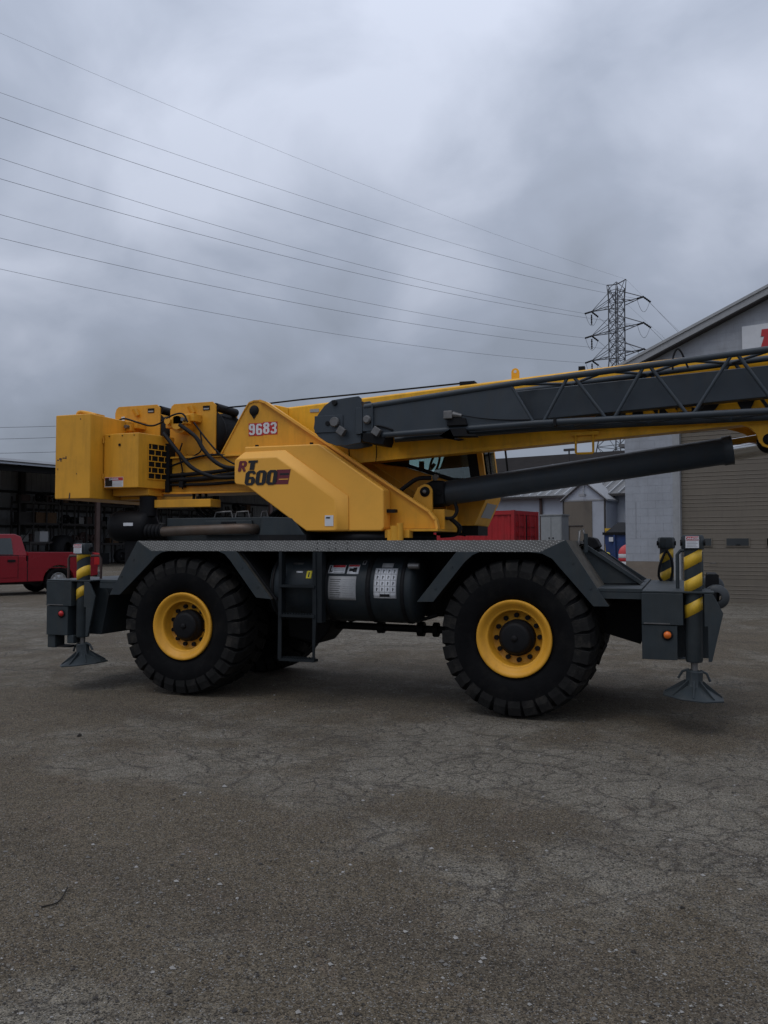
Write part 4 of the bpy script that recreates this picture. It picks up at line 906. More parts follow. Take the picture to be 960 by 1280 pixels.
fender([(3.25, 1.706), (3.50, 1.706), (3.42, 1.67), (3.34, 1.60), (2.995, 1.178), (2.815, 1.174)], pl((2.82, 1.178), (3.25, 1.70), -0.02))
fender([(4.378, 1.830), (4.122, 1.704), (4.02, 1.704), (4.14, 1.69), (4.24, 1.64), (4.645, 1.170), (4.795, 1.173)], pl((4.378, 1.826), (4.792, 1.176), -0.02))
for y0, y1 in ((0.05, 0.85), (1.79, YF - 0.05)):
    MB().prism(pl((0.66, 1.70), (1.12, 1.15), 0.02), y0, y1).build('splash_guard', DRK, CR)
for x, z in ((-0.93, 1.40), (-0.76, 1.60), (0.72, 1.52), (0.92, 1.30), (3.02, 1.32), (3.20, 1.55), (4.45, 1.60), (4.62, 1.35)):
    MB().cyl((x, -0.012, z), (x, -0.003, z), 0.011, 6).build('fender_bolt', GRY, CR)
# ---- bumper decks
MB().box(4.68, 5.10, 0.03, YF - 0.03, 1.315, 1.352).build('bumper_deck', GRY, CR, bevel=0.005)
MB().box(-1.27, -0.98, 0.03, YF - 0.03, 1.315, 1.352).build('bumper_deck', GRY, CR, bevel=0.005)
for x0, x1 in ((4.70, 5.10), (-1.27, -1.0)): MB().box(x0, x1, 0.026, 0.04, 1.25, 1.313).build('deck_skirt', GRY, CR)
# ---- outriggers
def danger(parent, x0, x1, z0, z1, y, pic=False):
    d = MB().box(x0, x1, y - 0.004, y, z0, z1).build('danger_label', WHT, parent)
    h = (z1 - z0)
    MB().box(x0 + 0.004, x1 - 0.004, y - 0.006, y - 0.0042, z1 - h * 0.36, z1 - 0.004).build('label_band', REDD, parent)
    text_mb('DANGER', h * 0.28, (x0 + x1) / 2, z1 - h * 0.30, y - 0.0085, align='CENTER', depth=0.001, off=0.0008).build('label_text', WHT, parent)
    for k in range(4): MB().box(x0 + 0.01, x1 - 0.012 - 0.012 * (k % 2), y - 0.0055, y - 0.0042, z0 + h * (0.10 + 0.13 * k), z0 + h * (0.14 + 0.13 * k)).build('label_line', DGY, parent)
def stripe(parent, x, y, r, z0, hgt, slope, a0, a1, m_):
    n = 14; m = MB(); vs = []
    for i in range(n + 1):
        a = a0 + (a1 - a0) * i / n; dz = slope * r * math.sin(a - math.pi / 2 * 3) if False else slope * (r * math.cos(a))
        for rr in (r + 0.0015, r + 0.004):
            for hz in (0, hgt): vs.append((x + rr * math.cos(a), y + rr * math.sin(a), z0 + dz + hz))
    fs = []
    for i in range(n):
        b = i * 4; c = b + 4
        fs += [(b + 2, c + 2, c + 3, b + 3), (b, b + 1, c + 1, c), (b, c, c + 2, b + 2), (b + 1, b + 3, c + 3, c + 1)]
    fs += [(0, 2, 3, 1), (n * 4, n * 4 + 1, n * 4 + 3, n * 4 + 2)]
    m.add(vs, fs, True).build('warning_stripe', m_, parent)
def outrigger(x0, lens, bz, tz, xr, tilt, ztop):
    """x0: rear edge of the box; the near jack sits in its front half, the far jack in its rear half"""
    o = MB(); 
    prof = [(x0, bz), (x0, tz), (x0 + 0.64, tz), (x0 + 0.735, tz - 0.2), (x0 + 0.63, bz)]
    o.prism(prof, 0.26, YF - 0.26)
    o.box(x0, x0 + 0.66, 0.0, 0.258, tz - 0.02, tz)              # top plate
    o.box(x0, x0 + 0.66, YF - 0.258, YF, tz - 0.02, tz)
    ob = o.build('outrigger_box', GRY, CR, bevel=0.006)
    def side(flip, jx):
        Y = (lambda y: y) if not flip else (lambda y: YF - y)
        def bx(a, b, c, d, e_, f): return MB().box(a, b, min(Y(c), Y(d)), max(Y(c), Y(d)), e_, f)
        if not flip:
            bx(x0, x0 + 0.325, 0.0, 0.255, bz, tz - 0.33).build('side_panel', GRY, ob, bevel=0.005)
            bx(x0, jx - 0.095, -0.008, 0.25, tz - 0.325, tz - 0.022).build('end_plate', GRY, ob, bevel=0.005)
            MB().prism([(jx + 0.095, tz - 0.022), (x0 + 0.642, tz - 0.022), (x0 + 0.737, tz - 0.2), (x0 + 0.632, bz), (x0 + 0.60, bz), (x0 + 0.60, tz - 0.33), (jx + 0.095, tz - 0.33)], -0.006, 0.02).build('cheek_plate', GRY, ob, bevel=0.004)
            MB().box(x0 + 0.02, x0 + 0.26, -0.0115, -0.009, tz - 0.318, tz - 0.306).build('seam', STL, ob)
            MB().lathe([(0, -0.035), (0.028, -0.03), (0.036, -0.012), (0.036, -0.002)], 18, 'y', (x0 + 0.235, 0, tz - 0.42)).build('marker_light', lens, ob)
            MB().lathe([(0.037, -0.012), (0.052, -0.012), (0.052, -0.001), (0.037, -0.001), (0.037, -0.012)], 18, 'y', (x0 + 0.235, 0, tz - 0.42)).build('light_bezel', BLK, ob)
        else:
            bx(x0, jx - 0.1, 0.0, 0.255, bz, tz - 0.022).build('end_plate', GRY, ob, bevel=0.005)
            bx(jx + 0.1, x0 + 0.63, 0.0, 0.255, bz, tz - 0.022).build('side_panel', GRY, ob, bevel=0.005)
        jy = Y(0.10); r = 0.08
        j = MB().tube([(jx, jy, bz - 0.02), (jx, jy, bz - 0.0), (jx, jy, ztop - 0.14)], [r * 0.9, r, r], 28).build('jack', GRY, CR)
        MB().lathe([(0, ztop - 0.14), (0.10, ztop - 0.14), (0.105, ztop - 0.12), (0.105, ztop - 0.02), (0.09, ztop), (0, ztop)], 8, 'z', (jx, jy, 0)).build('jack_cap', GRY, j, bevel=0.006)
        MB().tube([(jx - 0.115, jy, ztop - 0.075), (jx + 0.115, jy, ztop - 0.075)], 0.03, 12).build('cap_pin', DRK, j)
        MB().tube([(jx, jy, bz - 0.13), (jx, jy, bz - 0.019)], 0.032, 14).build('jack_rod', CHR if False else STL, j)
        a0, a1 = (math.pi * 0.95, math.pi * 2.05) if not flip else (-0.05 * math.pi, 1.05 * math.pi)
        for k in range(3): stripe(j, jx, jy, r, tz - 0.22 + k * 0.232, 0.125, 0.58, math.pi * 0.75, math.pi * 2.25, STR)
        if not flip: danger(j, jx - 0.065, jx + 0.055, ztop - 0.125, ztop - 0.012, jy - 0.107)
        # float: hub, sloped ribs and skirt
        T = Matrix.Translation((jx, jy, bz - (0.05 if flip else 0.13))) @ Matrix.Rotation(tilt, 4, 'Y')
        fl = MB(); P = lambda r_, a, z: tuple(T @ Vector((r_ * math.cos(a), r_ * math.sin(a), z)))
        n = 8; rings = []
        for r_, z in ((0.07, 0.03), (0.082, 0.02), (0.082, -0.085), (0.098, -0.115), (0.285, -0.205), (0.295, -0.212), (0.295, -0.226), (0.0, -0.222)):
            rings.append([P(max(r_, 0.001), 2 * math.pi * (i + 0.5) / n, z) for i in range(n)])
        vs = [q for g_ in rings for q in g_]
        fs = [(k * n + i, k * n + (i + 1) % n, (k + 1) * n + (i + 1) % n, (k + 1) * n + i) for k in range(len(rings) - 1) for i in range(n)] + [tuple(range(n))]
        fl.add(vs, fs); fo = fl.build('float_pad', GRY, CR, bevel=0.004)
        for i in range(8):
            a = 2 * math.pi * i / 8
            MB().add([P(0.08, a - 0.08, -0.06), P(0.08, a + 0.08, -0.06), P(0.26, a + 0.02, -0.19), P(0.26, a - 0.02, -0.19), P(0.09, a - 0.05, -0.12), P(0.09, a + 0.05, -0.12), P(0.26, a + 0.02, -0.21), P(0.26, a - 0.02, -0.21)],
                     [(0, 1, 2, 3), (7, 6, 5, 4), (0, 4, 5, 1), (1, 5, 6, 2), (2, 6, 7, 3), (3, 7, 4, 0)]).build('rib', GRY, fo)
        for s in (-1, 1):
            MB().tube([P(0.05, 0 if s > 0 else math.pi, 0.035), P(0.11, 0 if s > 0 else math.pi, 0.01), P(0.145, 0 if s > 0 else math.pi, -0.06)], 0.013, 6).build('bail', GRY, fo)
    side(False, x0 + 0.475)
    side(True, x0 + 0.19)
    return ob
of = outrigger(5.10, AMB, 0.675, 1.335, 0, R(4), 1.875)
orr = outrigger(-2.05, LRED, 0.655, 1.345, 0, R(-6), 1.80)
for s, (x0, bz) in enumerate(((-2.05, 0.655),)):
    MB().box(x0 + 0.0, x0 + 0.12, 0.02, 0.2, bz - 0.16, bz).build('tow_bracket', GRY, CR, bevel=0.01)
    MB().box(x0 + 0.30, x0 + 0.40, 0.02, 0.2, bz - 0.10, bz).build('tow_bracket', GRY, CR, bevel=0.01)
    MB().box(x0 + 0.10, x0 + 0.32, 0.06, 0.18, bz - 0.155, bz - 0.13).build('step_tread', DRK, CR)
# handrails
MB().tube([(-2.10, 0.45, 1.34), (-2.10, 0.45, 1.60), (-2.08, 0.45, 1.635), (-1.62, 0.45, 1.64), (-1.59, 0.45, 1.60), (-1.59, 0.45, 1.34)], 0.016, 8).build('handrail', RUST, CR)
MB().tube([(5.43, 0.55, 1.335), (5.43, 0.55, 1.68), (5.46, 0.55, 1.72), (5.62, 0.55, 1.74), (5.66, 0.55, 1.70), (5.66, 0.55, 1.335)], 0.018, 8).build('handrail', GRY, CR)
# front tow winch at the bumper
tw = MB().box(5.72, 5.82, 0.75, 1.35, 1.12, 1.48).build('tow_winch', DRK, CR, bevel=0.01)
MB().lathe([(0.05, 0), (0.115, 0), (0.125, 0.02), (0.125, 0.10), (0.115, 0.12), (0.05, 0.12), (0.05, 0)], 24, 'y', (5.80, 0.62, 1.25)).build('spool', GRYD, tw)
MB().lathe([(0.05, 0), (0.115, 0), (0.125, 0.02), (0.125, 0.10), (0.115, 0.12), (0.05, 0.12), (0.05, 0)], 24, 'y', (5.76, 0.80, 1.34)).build('spool', GRYD, tw)
MB().box(5.70, 5.83, 0.745, 0.765, 1.09, 1.47).build('bracket', BLK, tw)
MB().box(5.70, 5.80, 0.6, 1.4, 0.95, 1.3).build('mount', DRK, tw)
# hose on the far front jack
MB().tube(spline([(5.29, 2.44, 1.72), (5.22, 2.40, 1.55), (5.20, 2.40, 1.40), (5.24, 2.40, 1.32)], 6), 0.016, 6).build('jack_hose', BLK, CR)
MB().tube(spline([(5.29, 2.44, 1.72), (5.35, 2.40, 1.60), (5.36, 2.40, 1.45), (5.33, 2.40, 1.32)], 6), 0.016, 6).build('jack_hose', BLK, CR)
# deck clutter at the front: hook rod and lump
MB().tube([(4.42, 0.75, 1.78), (4.43, 0.75, 1.93), (4.47, 0.75, 1.95), (4.48, 0.75, 1.90)], 0.014, 8).build('tie_hook', STL, CR)
MB().tube([(4.50, 0.72, 1.70), (4.50, 0.72, 1.90)], 0.022, 8).build('tie_rod', GRY, CR)
MB().prism([(4.40, 1.828), (4.42, 1.85), (4.48, 1.872), (4.55, 1.855), (4.60, 1.76), (4.5, 1.70)], 1.25, 1.6).build('hook_block', DRK, CR, bevel=0.02)

# ---- fuel and oil tank
TY, TZ, TR = 0.455, 1.285, 0.375
def tank(x0, x1, name):
    return MB().lathe([(0.0, x0 - 0.04), (0.15, x0 - 0.038), (0.28, x0 - 0.025), (TR - 0.02, x0), (TR, x0 + 0.03), (TR, x1 - 0.03), (TR - 0.02, x1), (0.28, x1 + 0.025), (0, x1 + 0.04)], 56, 'x', (0, TY, TZ)).build(name, TANKM, CR)
t1 = tank(1.02, 1.62, 'oil_tank'); t2 = tank(1.68, 2.72, 'fuel_tank')
def band(x, w, p, m_=DRK, dr=0.012):
    MB().lathe([(TR - 0.005, x), (TR + dr, x), (TR + dr, x + w), (TR - 0.005, x + w)], 56, 'x', (0, TY, TZ)).build('strap', m_, p)
band(1.70, 0.035, t2); band(2.20, 0.05, t2); band(2.60, 0.04, t2); band(1.05, 0.03, t1)
def curved(x0, x1, a0, a1, m_, p, name, dr=0.003):     # a sheet glued on the tank's near side; angles up from the horizontal
    n = 8; vs = []
    for i in range(n + 1):
        a = math.pi - (a0 + (a1 - a0) * i / n)
        for x in (x0, x1):
            for rr in (TR + dr * 0.3, TR + dr): vs.append((x, TY + rr * math.cos(a), TZ + rr * math.sin(a)))
    fs = []
    for i in range(n):
        b = 4 * i; c = b + 4
        fs += [(b + 1, b + 3, c + 3, c + 1), (b, c, c + 2, b + 2), (b, b + 1, c + 1, c), (b + 2, c + 2, c + 3, b + 3)]
    fs += [(0, 2, 3, 1), (4 * n, 4 * n + 1, 4 * n + 3, 4 * n + 2)]
    return MB().add(vs, fs, True).build(name, m_, p)
def ang(z): return math.asin(max(-1, min(1, (z - TZ) / TR)))
curved(1.735, 1.935, ang(1.46), ang(1.55), WHT, t2, 'safety_label'); curved(1.78, 1.93, ang(1.525), ang(1.548), REDD, t2, 'label_band', 0.005)
curved(1.75, 1.765, ang(1.475), ang(1.54), BLD, t2, 'pictogram', 0.005); curved(1.765, 1.785, ang(1.475), ang(1.49), BLD, t2, 'pictogram', 0.005)
for k in range(3): curved(1.80, 1.92, ang(1.468 + 0.018 * k), ang(1.475 + 0.018 * k), DGY, t2, 'label_line', 0.0045)
curved(1.965, 2.10, ang(1.455), ang(1.555), WHT, t2, 'safety_label'); curved(1.97, 2.095, ang(1.535), ang(1.552), REDD, t2, 'label_band', 0.005)
curved(1.985, 2.03, ang(1.485), ang(1.515), BLD, t2, 'pictogram', 0.005); curved(2.03, 2.075, ang(1.475), ang(1.525), BLD, t2, 'pictogram', 0.005)
curved(1.755, 2.085, ang(1.17), ang(1.43), DGY, t2, 'instruction_label')
for k in range(9):
    for x in (1.775, 1.93):
        curved(x, x + 0.11 + 0.03 * ((k * 7) % 3) / 3, ang(1.20 + 0.024 * k), ang(1.205 + 0.024 * k), TRIM if x > 1.8 else BLD, t2, 'label_line', 0.0045)
curved(2.295, 2.555, ang(1.20), ang(1.52), WHT, t2, 'hand_signal_chart')
curved(2.36, 2.49, ang(1.53), ang(1.575), DGY, t2, 'safety_label')
for i in range(5):
    z = 1.20 + 0.064 * i; curved(2.297, 2.553, ang(z + 0.0), ang(z + 0.006), DGY, t2, 'chart_line', 0.0045)
for i in range(5):
    x = 2.297 + 0.0625 * i; curved(x, x + 0.005, ang(1.205), ang(1.515), DGY, t2, 'chart_line', 0.0045)
for i in range(4):
    for j in range(4):
        x, z = 2.312 + 0.0625 * j, 1.278 + 0.064 * i
        curved(x + 0.014, x + 0.022, ang(z), ang(z + 0.035), BLD, t2, 'hand_signal', 0.005); curved(x + 0.022, x + 0.034, ang(z + 0.02), ang(z + 0.026), BLD, t2, 'hand_signal', 0.005)
curved(2.37, 2.48, ang(1.215), ang(1.245), BLD, t2, 'chart_heading', 0.005)
curved(2.12, 2.16, ang(1.56), ang(1.60), DGY, t2, 'safety_label'); curved(2.128, 2.152, ang(1.565), ang(1.595), BLD, t2, 'pictogram', 0.005)
curved(1.475, 1.54, ang(1.40), ang(1.485), YLD, t1, 'warning_label'); curved(1.498, 1.514, ang(1.415), ang(1.468), BLD, t1, 'pictogram', 0.005)
curved(1.345, 1.425, ang(1.462), ang(1.480), WHT, t1, 'name_plate'); curved(1.27, 1.40, ang(1.555), ang(1.575), STL, t1, 'name_plate')
MB().cyl((2.68, 0.14, 1.55), (2.80, 0.14, 1.55), 0.035, 12).build('filler_cap', STL, t2)
# ---- access ladder
ld = MB().prism([(1.20, 1.70), (1.235, 1.70), (1.235, 0.50), (1.19, 0.50)], -0.03, -0.015).build('access_ladder', LADM, CR)
MB().prism([(1.615, 1.70), (1.65, 1.70), (1.66, 1.10), (1.66, 0.98), (1.64, 0.50), (1.615, 0.50)], -0.03, -0.015).build('rail', LADM, ld)
MB().box(1.63, 1.72, -0.014, 0.10, 0.92, 1.70).build('rail', LADM, ld)
MB().box(1.20, 1.225, -0.014, 0.10, 0.95, 1.70).build('rail', LADM, ld)
for z in (1.33, 1.00, 0.51):
    s_ = MB().box(1.21, 1.645, -0.045, 0.06, z - 0.025, z + 0.004).build('step', LADM, ld)
    for k in range(12 if z < 1.2 else 0): MB().box(1.23 + k * 0.034, 1.244 + k * 0.034, -0.044, 0.058, z + 0.0045, z + 0.018).build('tooth', LADM, ld)

# ---- rear deck: engine hood, air cleaner, pipe
hd_ = MB().box(-0.72, 0.66, 0.62, 2.2, 1.83, 2.12).build('engine_hood', GRY, CR, bevel=0.012)
MB().prism([(0.664, 1.85), (1.30, 1.85), (1.11, 2.105), (0.70, 2.12)], 0.50, 2.2).build('hood_slope', GRY, hd_, bevel=0.01)
MB().box(0.68, 1.30, 0.48, 0.9, 1.83, 1.90).build('hood_base', DRK, hd_)
MB().box(-0.14, 0.52, 0.585, 0.617, 1.90, 2.08).build('access_panel', GRY, hd_, bevel=0.008)
MB().box(0.10, 0.30, 0.57, 0.583, 2.035, 2.065).build('grip', BLK, hd_)
for a, b in ((-0.10, 0.16), (0.20, 0.40), (0.56, 0.66)):
    MB().tube([(a, 0.75, 2.12), (a + 0.02, 0.75, 2.19), (b - 0.02, 0.75, 2.20), (b, 0.75, 2.12)], 0.012, 6).build('lift_handle', STL, hd_)
ac = MB().lathe([(0.0, -1.55), (0.12, -1.54), (0.19, -1.49), (0.205, -1.42), (0.205, -1.0), (0.19, -0.96), (0.12, -0.93), (0.0, -0.93)], 32, 'x', (0, 0.62, 2.02)).build('air_cleaner', BLK, CR)
MB().cyl((-1.0, 0.62, 2.15), (-1.0, 0.62, 2.40), 0.11, 20).build('intake_neck', BLK, ac)
for k in range(5): MB().lathe([(0.06, -0.93 + k * 0.055), (0.095, -0.915 + k * 0.055), (0.095, -0.895 + k * 0.055), (0.06, -0.88 + k * 0.055)], 20, 'x', (0, 0.50, 1.95)).build('bellows', BLK, ac)
MB().box(-1.22, -1.08, 0.405, 0.412, 2.02, 2.06).build('sticker', WHT, ac)
MB().box(-1.30, -0.72, 0.55, 1.3, 1.40, 1.86).build('cleaner_mount', DRK, ac)
MB().tube(spline([(-0.66, 0.46, 1.945), (-0.3, 0.42, 1.955), (0.1, 0.42, 1.965), (0.42, 0.44, 1.975), (0.52, 0.50, 1.975), (0.56, 0.62, 1.97)], 6), 0.062, 16).build('exhaust_pipe', EXH, CR)

# ================================================================== superstructure
NY = 0.85                                    # outer face of the near side plate
tt = MB().lathe([(0.0, 1.83), (0.70, 1.83), (0.70, 1.90), (0.66, 1.91), (0.66, 1.935), (0, 1.935)], 48, 'z', (1.93, 1.32, 0)).build('turntable', DRK, CR)
MB().box(1.25, 2.84, 0.72, 1.92, 1.936, 1.965).build('base_plate', YEL, tt, bevel=0.004)
sm = MB()
for x, z, r_, h_ in ((2.36, 1.83, 0.055, 0.17), (2.42, 1.83, 0.04, 0.20), (2.30, 1.83, 0.035, 0.12)): sm.cyl((x, 0.62, z), (x, 0.62, z + h_), r_, 14)
sm.box(2.22, 2.52, 0.66, 0.8, 1.86, 1.95); sm.build('swing_motor', YEL, tt, bevel=0.004)
# side plates
PL = [(-1.50, 2.90), (-0.09, 2.90), (0.27, 3.50), (0.33, 3.575), (0.40, 3.596), (0.49, 3.594), (0.575, 3.565), (2.04, 2.60), (2.70, 2.17), (2.78, 2.07), (2.80, 1.97), (1.27, 1.97), (0.45, 2.47), (-1.50, 2.47)]
sf = MB().prism(PL, NY, NY + 0.04).build('superstructure_frame', YEL, CR, bevel=0.004)
MB().prism(PL, 1.68, 1.72).build('far_plate', YEL, sf)
MB().box(-1.52, 0.30, NY - 0.045, NY + 0.06, 2.903, 2.925).build('top_flange', YEL, sf, bevel=0.003)
MB().box(-1.52, 0.46, NY - 0.045, NY + 0.06, 2.44, 2.466).build('bottom_flange', YEL, sf, bevel=0.003)
MB().box(-1.5, 1.2, NY + 0.05, 1.67, 2.46, 2.50).build('floor_plate', YEL, sf)
MB().box(1.0, 1.04, NY + 0.05, 1.67, 2.0, 2.9).build('cross_plate', YEL, sf)
ed = [(0.50, 3.606), (0.585, 3.575), (2.05, 2.612), (2.715, 2.18), (2.80, 2.075), (2.822, 1.97)]
A_ = [(x, NY - 0.055, z) for x, z in ed]
fl = MB()
for a, b in zip(ed, ed[1:]):
    d = Vector((b[0] - a[0], b[1] - a[1])).normalized(); n = Vector((d.y, -d.x)) * 0.028
    if n.y > 0: n = -n
    fl.add([(a[0], NY - 0.045, a[1]), (b[0], NY - 0.045, b[1]), (b[0] + n.x, NY - 0.045, b[1] + n.y), (a[0] + n.x, NY - 0.045, a[1] + n.y), (a[0], NY + 0.05, a[1]), (b[0], NY + 0.05, b[1]), (b[0] + n.x, NY + 0.05, b[1] + n.y), (a[0] + n.x, NY + 0.05, a[1] + n.y)],
           [(0, 1, 2, 3), (7, 6, 5, 4), (0, 4, 5, 1), (1, 5, 6, 2), (2, 6, 7, 3), (3, 7, 4, 0)])
fl.build('edge_flange', YELC, sf)
eb = MB()
for a, b in (((-0.09, 2.925), (0.27, 3.51)), ((0.27, 3.51), (0.33, 3.587)), ((0.33, 3.587), (0.40, 3.607)), ((0.40, 3.607), (0.50, 3.606))):
    eb.loft([(a[0], NY - 0.012, a[1]), (b[0], NY - 0.012, b[1]), (b[0], NY - 0.012, b[1] - 0.02), (a[0] + 0.008, NY - 0.012, a[1] - 0.02)], [(a[0], NY + 0.045, a[1]), (b[0], NY + 0.045, b[1]), (b[0], NY + 0.045, b[1] - 0.02), (a[0] + 0.008, NY + 0.045, a[1] - 0.02)])
eb.build('edge_bar', YEL, sf)
# boom pivot hole and pin
MB().lathe([(0, -0.012), (0.062, -0.012), (0.068, -0.003), (0.068, 0.0)], 24, 'y', (0.40, NY, 3.475)).build('pivot_pin', BLK, sf)
MB().prism([(0.36, 3.425), (0.44, 3.425), (0.40, 3.365)], NY - 0.008, NY - 0.001).build('pin_keeper', DRK, sf)
# number 9683 on red backing
for i, ch in enumerate('9683'):
    x = 0.325 + i * 0.1015; dz = 0.012 * (i > 1) - 0.002 * i
    tl = MB().box(x, x + 0.100, NY - 0.004, NY - 0.0005, 3.155 + dz, 3.315 + dz).build('number_backing', REDD, sf)
    glyph(ch, x + 0.006, 3.166 + dz, 0.086, 0.140, NY - 0.008, 0.0, 0.003).build('number_digit', WHT, sf)

# ---- side cover
CV = [(0.403, 2.988), (1.40, 2.985), (2.225, 2.42), (2.23, 1.975), (2.20, 1.94), (1.29, 1.94), (0.52, 2.475), (0.46, 2.50), (0.345, 2.515), (0.318, 2.545), (0.316, 2.80), (0.335, 2.83), (0.39, 2.855), (0.403, 2.87)]
cvm = MB().prism(CV, 0.60, 0.84).build('side_cover', YELC, CR, bevel=0.03, seg=4)
IN0 = [(0.318, 2.80), (0.34, 2.832), (0.895, 2.838), (1.66, 2.315), (1.672, 1.965), (1.652, 1.942), (1.29, 1.942), (0.515, 2.477), (0.455, 2.503), (0.345, 2.517), (0.32, 2.545)]
def shrink(poly, d):
    c = Vector((sum(p[0] for p in poly) / len(poly), sum(p[1] for p in poly) / len(poly))); o_ = []
    n = len(poly)
    for i in range(n):
        p0, p1, p2 = Vector(poly[i - 1]), Vector(poly[i]), Vector(poly[(i + 1) % n])
        e1, e2 = (p1 - p0).normalized(), (p2 - p1).normalized()
        n1, n2 = Vector((e1.y, -e1.x)), Vector((e2.y, -e2.x))
        b = (n1 + n2); b = b.normalized() / max(0.35, b.normalized().dot(n1)); o_.append(tuple(p1 + b * d))
    return o_
OUT = [(0.325, 2.82), (0.41, 2.93), (0.97, 2.935), (1.80, 2.36), (1.81, 1.965), (1.78, 1.942), (1.29, 1.9415), (0.514, 2.4765), (0.454, 2.5025), (0.344, 2.5165), (0.319, 2.545)]
MB().loft([(a, 0.50, b) for a, b in IN0], [(a, 0.598, b) for a, b in OUT]).build('raised_panel', YELC, cvm, bevel=0.018, seg=4)
MB().box(1.532, 1.64, 0.494, 0.499, 2.0, 2.125).build('instruction_label', WHT, cvm); MB().box(1.55, 1.60, 0.490, 0.4935, 2.09, 2.105).build('pictogram', BLD, cvm)
MB().box(1.09, 1.16, 0.535, 0.55, 2.67, 2.69).build('small_plate', WHT, cvm)
for x in (0.52, 1.26): MB().box(x, x + 0.03, 0.66, 0.70, 2.99, 3.015).build('cover_bolt', BLK, cvm)
MB().box(2.225, 2.33, 0.70, 0.80, 2.155, 2.195).build('cover_latch', DRK, cvm)
yT = 0.4965
glyph('R', 0.372, 2.672, 0.108, 0.130, yT - 0.003, 0.18).build('lettering', MAR, cvm)
glyph('T', 0.500, 2.690, 0.128, 0.114, yT - 0.003, 0.18).build('lettering', BLD, cvm)
MB().prism([(0.870, 2.505), (1.052, 2.505), (1.084, 2.682), (0.902, 2.682)], yT, yT + 0.003).build('lettering', MAR, cvm)
for i, ch in enumerate('600'):
    glyph(ch, 0.462 + i * 0.146, 2.502, 0.138, 0.178, yT - 0.0042 - 0.0006 * i, 0.16).build('lettering', BLD, cvm)
for z in (2.56, 2.615): MB().prism([(0.94, z), (1.06, z), (1.066, z + 0.022), (0.945, z + 0.022)] if z > 2.6 else [(0.93, z), (1.055, z), (1.057, z + 0.010), (0.932, z + 0.010)], yT - 0.0025, yT + 0.0001).build('lettering', BLD if z > 2.6 else YELC, cvm)

# ---- counterweight
cw = MB().box(-2.04, -1.50, 0.10, 2.54, 2.36, 3.43).build('counterweight', YEL, CR, bevel=0.012)
MB().tube(spline([(-1.83, 0.25, 3.42), (-1.80, 0.25, 3.48), (-1.70, 0.27, 3.47), (-1.58, 0.30, 3.44)], 5), 0.025, 8).build('lifting_lug', YEL, cw)
MB().box(-1.66, -1.52, 0.22, 0.40, 3.43, 3.45).build('lug_plate', YEL, cw, bevel=0.005)
MB().prism([(-1.82, 2.362), (-1.80, 2.362), (-1.795, 2.43), (-1.81, 2.44)], 0.097, 0.0995).build('rust_run', RUST, cw)
for i, (x, z, w_, h_) in enumerate(((-2.01, 2.85, 0.03, 0.012), (-1.98, 2.86, 0.05, 0.02), (-1.93, 2.875, 0.05, 0.01), (-1.88, 2.87, 0.02, 0.03), (-1.96, 2.84, 0.02, 0.015), (-1.71, 2.67, 0.014, 0.012), (-2.0, 2.73, 0.01, 0.02), (-1.66, 3.36, 0.015, 0.015))):
    MB().prism([(x, z), (x + w_, z - 0.003), (x + w_ * 0.8, z + h_), (x + w_ * 0.2, z + h_ * 1.2)], 0.0975, 0.0995).build('paint_chip', RUST, cw)
MB().box(-1.495, -0.95, 0.70, 0.86, 2.37, 2.41).build('support_tray', YEL, cw, bevel=0.006)
MB().box(-1.05, -0.07, 0.60, 0.85, 2.255, 2.355).build('support_bar', YEL, cw, bevel=0.006)
# ---- engine-side cabinet with grille
cab_poly = [(-1.485, 0.345), (-0.955, 0.335), (-0.835, 0.90), (-0.835, 0.95), (-1.485, 0.95)]
ec = MB().prism(cab_poly, 2.50, 3.195, 'z').build('side_cabinet', YEL, CR, bevel=0.01)
MB().box(-1.47, -0.93, 0.52, 0.85, 2.412, 2.499).build('cabinet_sill', YEL, ec)
danger(ec, -1.46, -1.18, 2.515, 2.64, 0.342)
pm = MB(); pm.box(-1.45, -1.345, 0.334, 0.3375, 2.525, 2.63); pm.build('pictogram', BLD, ec)
MB().lathe([(0, 0), (0.018, 0), (0.018, 0.006), (0, 0.006)], 10, 'y', (-1.24, 0.332, 3.05)).build('lock', BLK, ec)
# grille: on the front face, from (-.955,.335) to (-.835,.90)
d_ = Vector((0.12, 0.565, 0)).normalized(); nrm = Vector((d_.y, -d_.x, 0))
O_ = Vector((-0.955, 0.335, 0))
def gbox(s0, s1, z0, z1, n0, n1):
    c = []
    for s in (s0, s1):
        for n in (n0, n1):
            for z in (z0, z1): c.append(O_ + d_ * s + nrm * n + Vector((0, 0, z)))
    return MB().add(c, [(0, 1, 3, 2), (4, 6, 7, 5), (0, 4, 5, 1), (2, 3, 7, 6), (0, 2, 6, 4), (1, 5, 7, 3)])
gbox(0.16, 0.475, 2.62, 3.08, 0.001, 0.004).build('grille_opening', BLK, ec)
for k in range(7): gbox(0.155, 0.48, 2.616 + k * 0.0755, 2.627 + k * 0.0755, 0.0045, 0.012).build('grille_bar', YEL, ec)
for k in range(6):
    zs = 2.627 + k * 0.0755
    cuts = (0.265, 0.375) if k % 2 == 0 else (0.21, 0.32, 0.43)
    for s in (0.155,) + cuts + (0.47,): gbox(s, s + 0.009, zs + 0.0005, zs + 0.064, 0.0045, 0.011).build('grille_bar', YEL, ec)
for z in (2.62, 3.08):
    MB().tube([(-1.485, 0.333, z), (-1.485, 0.333, z + 0.07)], 0.009, 8).build('hinge', YEL, ec)
for x in (-1.40, -1.20, -1.02): MB().cyl((x, 0.331, 3.165), (x, 0.342, 3.165), 0.008, 6).build('bolt', DRK, ec)
